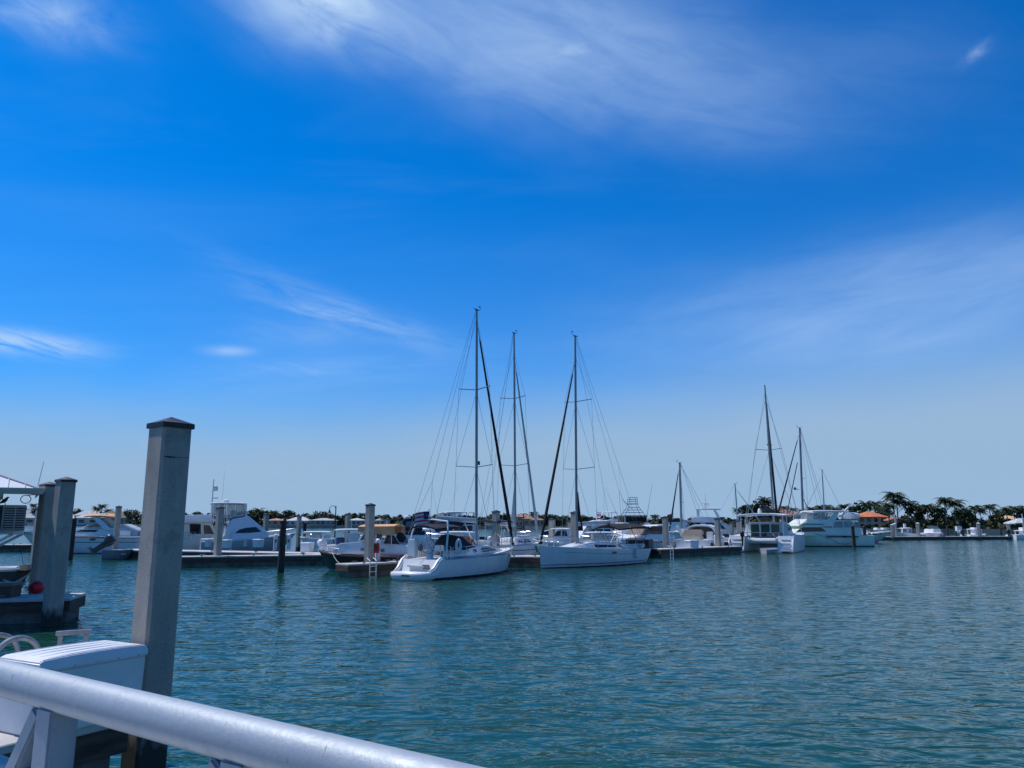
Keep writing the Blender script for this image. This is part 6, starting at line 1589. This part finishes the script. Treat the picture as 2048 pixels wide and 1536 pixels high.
for px in (-420, 118, 492, 900, 1500):
    p = on_rail(px)
    MB().bar(G(p + Vector((0, 0, -.030))), G(p + drop + Vector((0, 0, .03))), .072, .072, up=(.52, .85, 0)).build('post', RAILM, gw, bevel=.006)
    a = p - dv * .055 + Vector((0, 0, -.046)); c = p - dv * .42 + drop + Vector((0, 0, .03))
    MB().bar(G(a), G(c), .045, .060, up=(.5, .8, 0)).build('diagonal_brace', RAILM, gw, bevel=.006)
dk_ = MB(); side = Vector((dv.y, -dv.x, 0)).normalized() * 1.1
a, c = pA + drop, pB + drop
for k in range(30):
    s0, s1 = a.lerp(c, k / 30 + .002), a.lerp(c, (k + 1) / 30 - .002)
    MB().loft([[G(s0 + side * .05 + Vector((0, 0, h))), G(s1 + side * .05 + Vector((0, 0, h))), G(s1 + side + Vector((0, 0, h))), G(s0 + side + Vector((0, 0, h)))] for h in (-.04, 0)]).build('deck_plank', ALU, gw)

# ---------------------------------------------------------------- left dock with its hut
LD = dock('dark sided dock at the left edge below the paired piles', (-20.6, 21.85), (-13.15, 23.85), 1.7, cleats=2)
pile(133, 953, 22.4, 0.42, R(53), 'nearer of the two tall paired piles at the left edge')
pile(100, 963, 24.6, 0.42, R(53), 'farther of the two tall paired piles, partly behind its neighbour')
pile(82, 1012, 44.0, 0.40, R(50), 'low distant pile showing left of the two tall paired piles')
# hut
hc = at(78, 978, 22.6)
hut = thing('dock_hut', 'white dock hut with metal hip roof and gutter at the left edge', 'hut', (hc.x, hc.y, DECK_Z), R(33))
ze = hc.z - DECK_Z
HW = mat('hut_siding', (.55, .57, .58), .7, var=.06, scale=1.0)
MB().box((-4.4, 2.6, ze / 2 - .1), (5.0, 3.6, ze - .2)).build('wall', HW, hut)
for k in range(9): MB().box((-4.4, .785, .15 + k * .32), (5.0, .03, .30)).build('siding_board', HW, hut)
MROOF = mat('white_metal_roof', (.70, .71, .72), .35, var=.04, scale=1)
x0, x1, y0, y1 = -8.0, 0.0, 0.0, 5.0; zr = ze + 1.0; xm_, ym_ = x1 - 2.5, (y0 + y1) / 2
rf = MB(); rf.add([(x0, y0, ze), (x1, y0, ze), (x1, y1, ze), (x0, y1, ze), (x0, ym_, zr), (xm_, ym_, zr)], [(0, 1, 5, 4), (1, 2, 5), (2, 3, 4, 5), (3, 2, 1, 0), (0, 4, 3)])
roof = rf.build('roof', MROOF, hut)
for k in range(12):
    x = x1 - .35 - k * .42
    f = min(1.0, (x1 - x) / 2.5)
    MB().tube([(x, y0 + .02, ze + .03), (x, lerp(y0, ym_, f), ze + (zr - ze) * f + .03)], .013, 4).build('seam', HW, roof)
MB().tube([(x1, y0, ze + .03), (xm_, ym_, zr + .03)], .03, 6).build('hip_ridge', HW, roof)
MB().tube([(x1, y1, ze + .03), (xm_, ym_, zr + .03)], .03, 6).build('hip_ridge', HW, roof)
MB().loft([[(x, y0 - .02, ze - .16), (x, y0 - .14, ze - .03), (x, y0 - .16, ze + .02), (x, y0 - .02, ze + .02)] for x in (x0, x1 + .12)]).build('gutter', HW, hut)
MB().loft([[(x1 + .02, y, ze - .16), (x1 + .14, y, ze - .03), (x1 + .16, y, ze + .02), (x1 + .02, y, ze + .02)] for y in (y0 - .1, y1)]).build('gutter', HW, hut)
MB().box(((x0 + x1) / 2 - .4, (y0 + y1) / 2, ze - .12), (x1 - x0 - 1.0, y1 - y0 - .3, .18)).build('eave_beam', HW, hut)
cb = [(0, ze - 1.15), (.30, ze - 1.0), (.6, ze - .75), (.78, ze - .45), (.85, ze - .2)]
for yy in (.6, 3.6): MB().tube([(x - 1.85, yy, z) for x, z in cb], .075, 6).build('corbel', HW, hut, smooth=True)
MB().tube([(x1 - .05, y0 + .05, ze), (x1 + .05, y0 + .05, ze + .82)], [.014, .008], 5).build('antenna', MASTW, hut)
MB().tube([(x1 - .3 + .13 * math.cos(a), y0 + .1, ze - .30 + .12 * math.sin(a)) for a in [1.6 - i * .55 for i in range(13)]] + [(x1 - .05, y0 + .1, ze - .16)], .012, 5).build('cable_loop', BLKP, hut)
# air conditioner on its bracket
pa = at(25, 1063, 22.8)
ac = thing('air_conditioner', 'air conditioner with slotted grille on a white bracket at left edge', 'air conditioner', (pa.x, pa.y, pa.z), R(52))
AH = at(25, 1010, 22.8).z - pa.z
ACM = mat('ac_casing', (.34, .35, .34), .6, var=.1); 
MB().box((0, .3, AH / 2), (.62, .62, AH)).build('casing', ACM, ac, bevel=.015)
MB().box((0, -.012, AH / 2), (.54, .03, AH * .86)).build('grille_recess', BLKP, ac)
for k in range(10): MB().box((0, -.035, AH * (.1 + k * .09)), (.54, .03, .028)).build('grille_slat', ACM, ac)
MB().box((0, -.036, AH / 2), (.035, .032, AH * .86)).build('grille_mullion', ACM, ac)
MB().box((-.315, .3, AH / 2), (.03, .54, AH * .86)).build('side_panel', BLKP, ac)
bk = thing('wall_bracket', 'white triangular bracket holding up the air conditioner', 'bracket', (pa.x, pa.y, pa.z - .05), 0)
for yy in (.1, .55):
    MB().box((-.9, yy, 0), (2.3, .06, .08)).build('arm', WHITEP, bk); MB().bar((-.05, yy, -.03), (-1.9, yy, -1.0), .06, .07).build('strut', WHITEP, bk); MB().bar((-.75, yy, -.05), (-1.1, yy, -.55), .05, .05).build('tie', WHITEP, bk)
# bird on the air conditioner
pb = at(9, 1011, 22.9)
bd = thing('bird', 'small dark bird perched on the air conditioner', 'bird', (pb.x, pb.y, pb.z + .0), R(20))
FEA = mat('dark_feathers', (.02, .02, .022), .7, var=.3, scale=20)
bm_ = MB(); bm_.tube([(-.17, 0, .045), (-.11, 0, .075), (-.05, 0, .115), (.0, 0, .155), (.035, 0, .20), (.055, 0, .232), (.075, 0, .238), (.105, 0, .232)], [.010, .024, .05, .056, .040, .030, .024, .004], 10); bm_.build('body', FEA, bd, smooth=True)
for s in (-1, 1): MB().tube([(.0, s * .02, .12), (.01, s * .02, .05), (.03, s * .02, 0)], .006, 5).build('leg', FEA, bd)
# gear lying on the left dock
rb = at(72, 1179, 24.3)
ry = thing('buoy', 'bright red ball buoy lying at the foot of the paired piles', 'buoy', (rb.x, rb.y, DECK_Z), R(10))
MB().ball((0, 0, .19), .19, 12, 1.25, 1, 1).build('ball', mat('red_buoy', (.62, .012, .02), .35, var=.1), ry, smooth=True)
MB().tube([(-.24, 0, .19), (-.32, 0, .2)], .03, 6).build('eye', FLAGW, ry)
lb = at(14, 1198, 23.3)
lx = thing('storage_bench', 'brown lidded storage bench on the left dock', 'bench', (lb.x - .2, lb.y, DECK_Z), R(4))
MB().box((0, 0, .16), (.85, .6, .32)).build('body', mat('brown_plastic', (.07, .04, .03), .6, var=.2), lx, bevel=.02)
MB().box((0, 0, .37), (.95, .68, .10)).build('lid', mat('pale_brown_lid', (.22, .16, .14), .6, var=.15), lx, bevel=.03)
fr2 = at(42, 1170, 25.0)
fd = thing('folded_bimini_frame', 'white tubular frame folded on the left dock behind the red buoy', 'frame', (fr2.x, fr2.y, DECK_Z), 0)
for k, (x0_, z0_, x1_, z1_) in enumerate(((-.5, .05, .25, .55), (-.35, .05, .3, .62), (-.1, .02, .32, .6), (-.7, .35, .1, .05), (.05, .0, .28, .55))):
    MB().tube([(x0_, k * .06, z0_), ((x0_ + x1_) / 2, k * .06, (z0_ + z1_) / 2 + .04), (x1_, k * .06, z1_)], .018, 6).build('tube', WHITEP, fd, smooth=True)
MB().tube([(-.1 + .2 * math.cos(a), -.2, .05 + .03 * math.sin(a * 3)) for a in [i * .6 for i in range(11)]], .025, 6).build('rope_coil', ROPE, fd)
b = Boat('inflatable_boat', 'dark grey inflatable boat with white gunwale moored behind the left dock', 'dinghy', (10, 29.5), 12, 62, -70, 'small open boats', py=1140)
b.hull(mat('dark_hypalon', (.045, .045, .05), .6, var=.2), 1.7, 1137, 1139, deck_mat=DECKW, rake=.5, draft=.2, es=.55)
b.part('gunwale', b.h.trim(.07), WHITEP, smooth=True)
b.solid('cover', BLACK, [(20, 1142), (30, 1132), (42, 1130), (54, 1138), (56, 1143)], .55, .2, bevel=.05)
for x_ in (1.0, 1.5): b.part('fishing_rod', MB().tube([(x_, 0, .4), (x_ - .3, 0, 1.9)], [.014, .006], 5), BLKP)

# ---------------------------------------------------------------- mooring lines and fenders
def line(label, p0, p1, sag=.25, r=.014, mt=None):
    p0, p1 = Vector(p0), Vector(p1); pts = [p0.lerp(p1, k / 8) + Vector((0, 0, -sag * 4 * (k / 8) * (1 - k / 8))) - p0 for k in range(9)]
    t = MB().tube(pts, r, 5).build('mooring_line', mt or ROPE, smooth=True); t.location = p0
    tag(t, label, 'rope', 'mooring lines')
def bpt(b, x, y, z): return b.P + b.u * x + b.n * y + Vector((0, 0, z))
h3 = SAIL3.h; h1 = SAIL1.h
line('mooring line from the plumb bowed sailboat down to the short dock gap', bpt(SAIL3, SAIL3.L / 2 - .3, -.2, h3.sheer(1)), (0.9, 50.0, .8), .12)
line('mooring line from the first sailboat bow to the tall pile', bpt(SAIL1, SAIL1.L / 2 - .3, -.2, h1.sheer(1)), (-1.0, 52.0, 2.1), .1)
line('mooring line sagging from the black boat bow to the short finger dock', at(663, 1102, 44.6), at(690, 1128, 41.5), .25)
line('mooring line from the first sailboat stern quarter to the short finger dock', bpt(SAIL1, -SAIL1.L / 2 + 2.0, 1.2, 1.1), (-6.6, 43.2, .8), .1)
line('mooring line from the catamaran stern to the finger dock', at(1470, 1078, 73.5), at(1452, 1093, 70.8), .1)
for b_, lb, xs in ((SAIL3, 'white cylindrical fender hanging on the plumb bowed sailboat', (-.26,)), (SAIL1, 'white cylindrical fender hanging on the first sailboat far side', (.02,))):
    for x in xs:
        xx = x * b_.L; sd = 1; z = b_.h.sheer((xx + b_.L / 2) / b_.L); w = b_.h.half(xx, .6) + .14
        p = bpt(b_, xx, sd * w, .75); t = thing('fender', lb, 'fender', p, b_.a, 'boat fenders')
        MB().lathe([(.02, .38), (.06, .34), (.12, .26), (.12, -.26), (.06, -.34), (.02, -.36)], (0, 0, 0), 10).build('body', WHITEP, t, smooth=True)
        MB().tube([(0, 0, .38), (0, -sd * .1, z - .72)], .012, 4).build('lanyard', ROPE, t)

# more craft packed in behind the sailboats
def console_boat(label, pc, phi, bow, stern, bpy_, spy, top_py, rods=4, hullm=None, canvas=None):
    b = Boat('center_console_boat', label, 'motorboat', pc, phi, bow, stern, 'center console boats', py=1080)
    b.hull(hullm or WHITE, 2.6, bpy_, spy, rake=1.3, eb=1.1, draft=.3, trim=.04); zt = b.zat(0, top_py)
    b.part('console', MB().box((.1, 0, 1.45), (.9, 1.0, 1.2)), WHITE, bevel=.06)
    b.part('leaning_post', MB().box((-.9, 0, 1.3), (.45, 1.1, .9)), WHITE, bevel=.06)
    b.part('console_screen', MB().plate([(.5, -.45, 2.05), (.5, .45, 2.05), (.25, .4, zt - .2), (.25, -.4, zt - .2)], .03), PGLASS)
    b.slab('top', canvas or WHITE, -1.2, 1.1, zt, .07, 1.0, camber=.06, nose=.85)
    b.poles('top_leg', STEEL, [[(x, sd * .75, .8), (x * .85, sd * .8, zt - .06)] for x in (-.75, .8) for sd in (-1, 1)], .03)
    for i in range(rods): b.part('fishing_rod', MB().tube([(-1.15, -.7 + 1.4 * i / max(1, rods - 1), zt), (-1.7, -.8 + 1.6 * i / max(1, rods - 1), zt + 1.3)], [.014, .006], 4), BLKP)
    for y in (-.35, .35): b.engine(-b.L / 2 - .25, y, .85, WHITEP if canvas is None else BLKP, tilt=R(6), k=1.0)
    b.rail(.6, .98, .35, 4, mid=False); return b
console_boat('white centre console with rods packed behind the first sailboat cockpit', (915, 57), 195, 850, 975, 1076, 1082, 1062)
console_boat('white centre console with black top between second sailboat and pilothouse boat', (1015, 72), 15, 1062, 972, 1070, 1076, 1054, 3, canvas=BLACK)
console_boat('white centre console with rods behind the third sailboat boom', (1195, 63), 190, 1160, 1235, 1080, 1084, 1063, 5)
console_boat('white centre console half hidden behind the last dock box and white outboards', (640, 68), 185, 600, 668, 1074, 1078, 1062, 2)
console_boat('small white boat with black top moored beyond the cruiser at far left', (330, 84), 10, 372, 296, 1066, 1070, 1052, 3, canvas=BLACK)
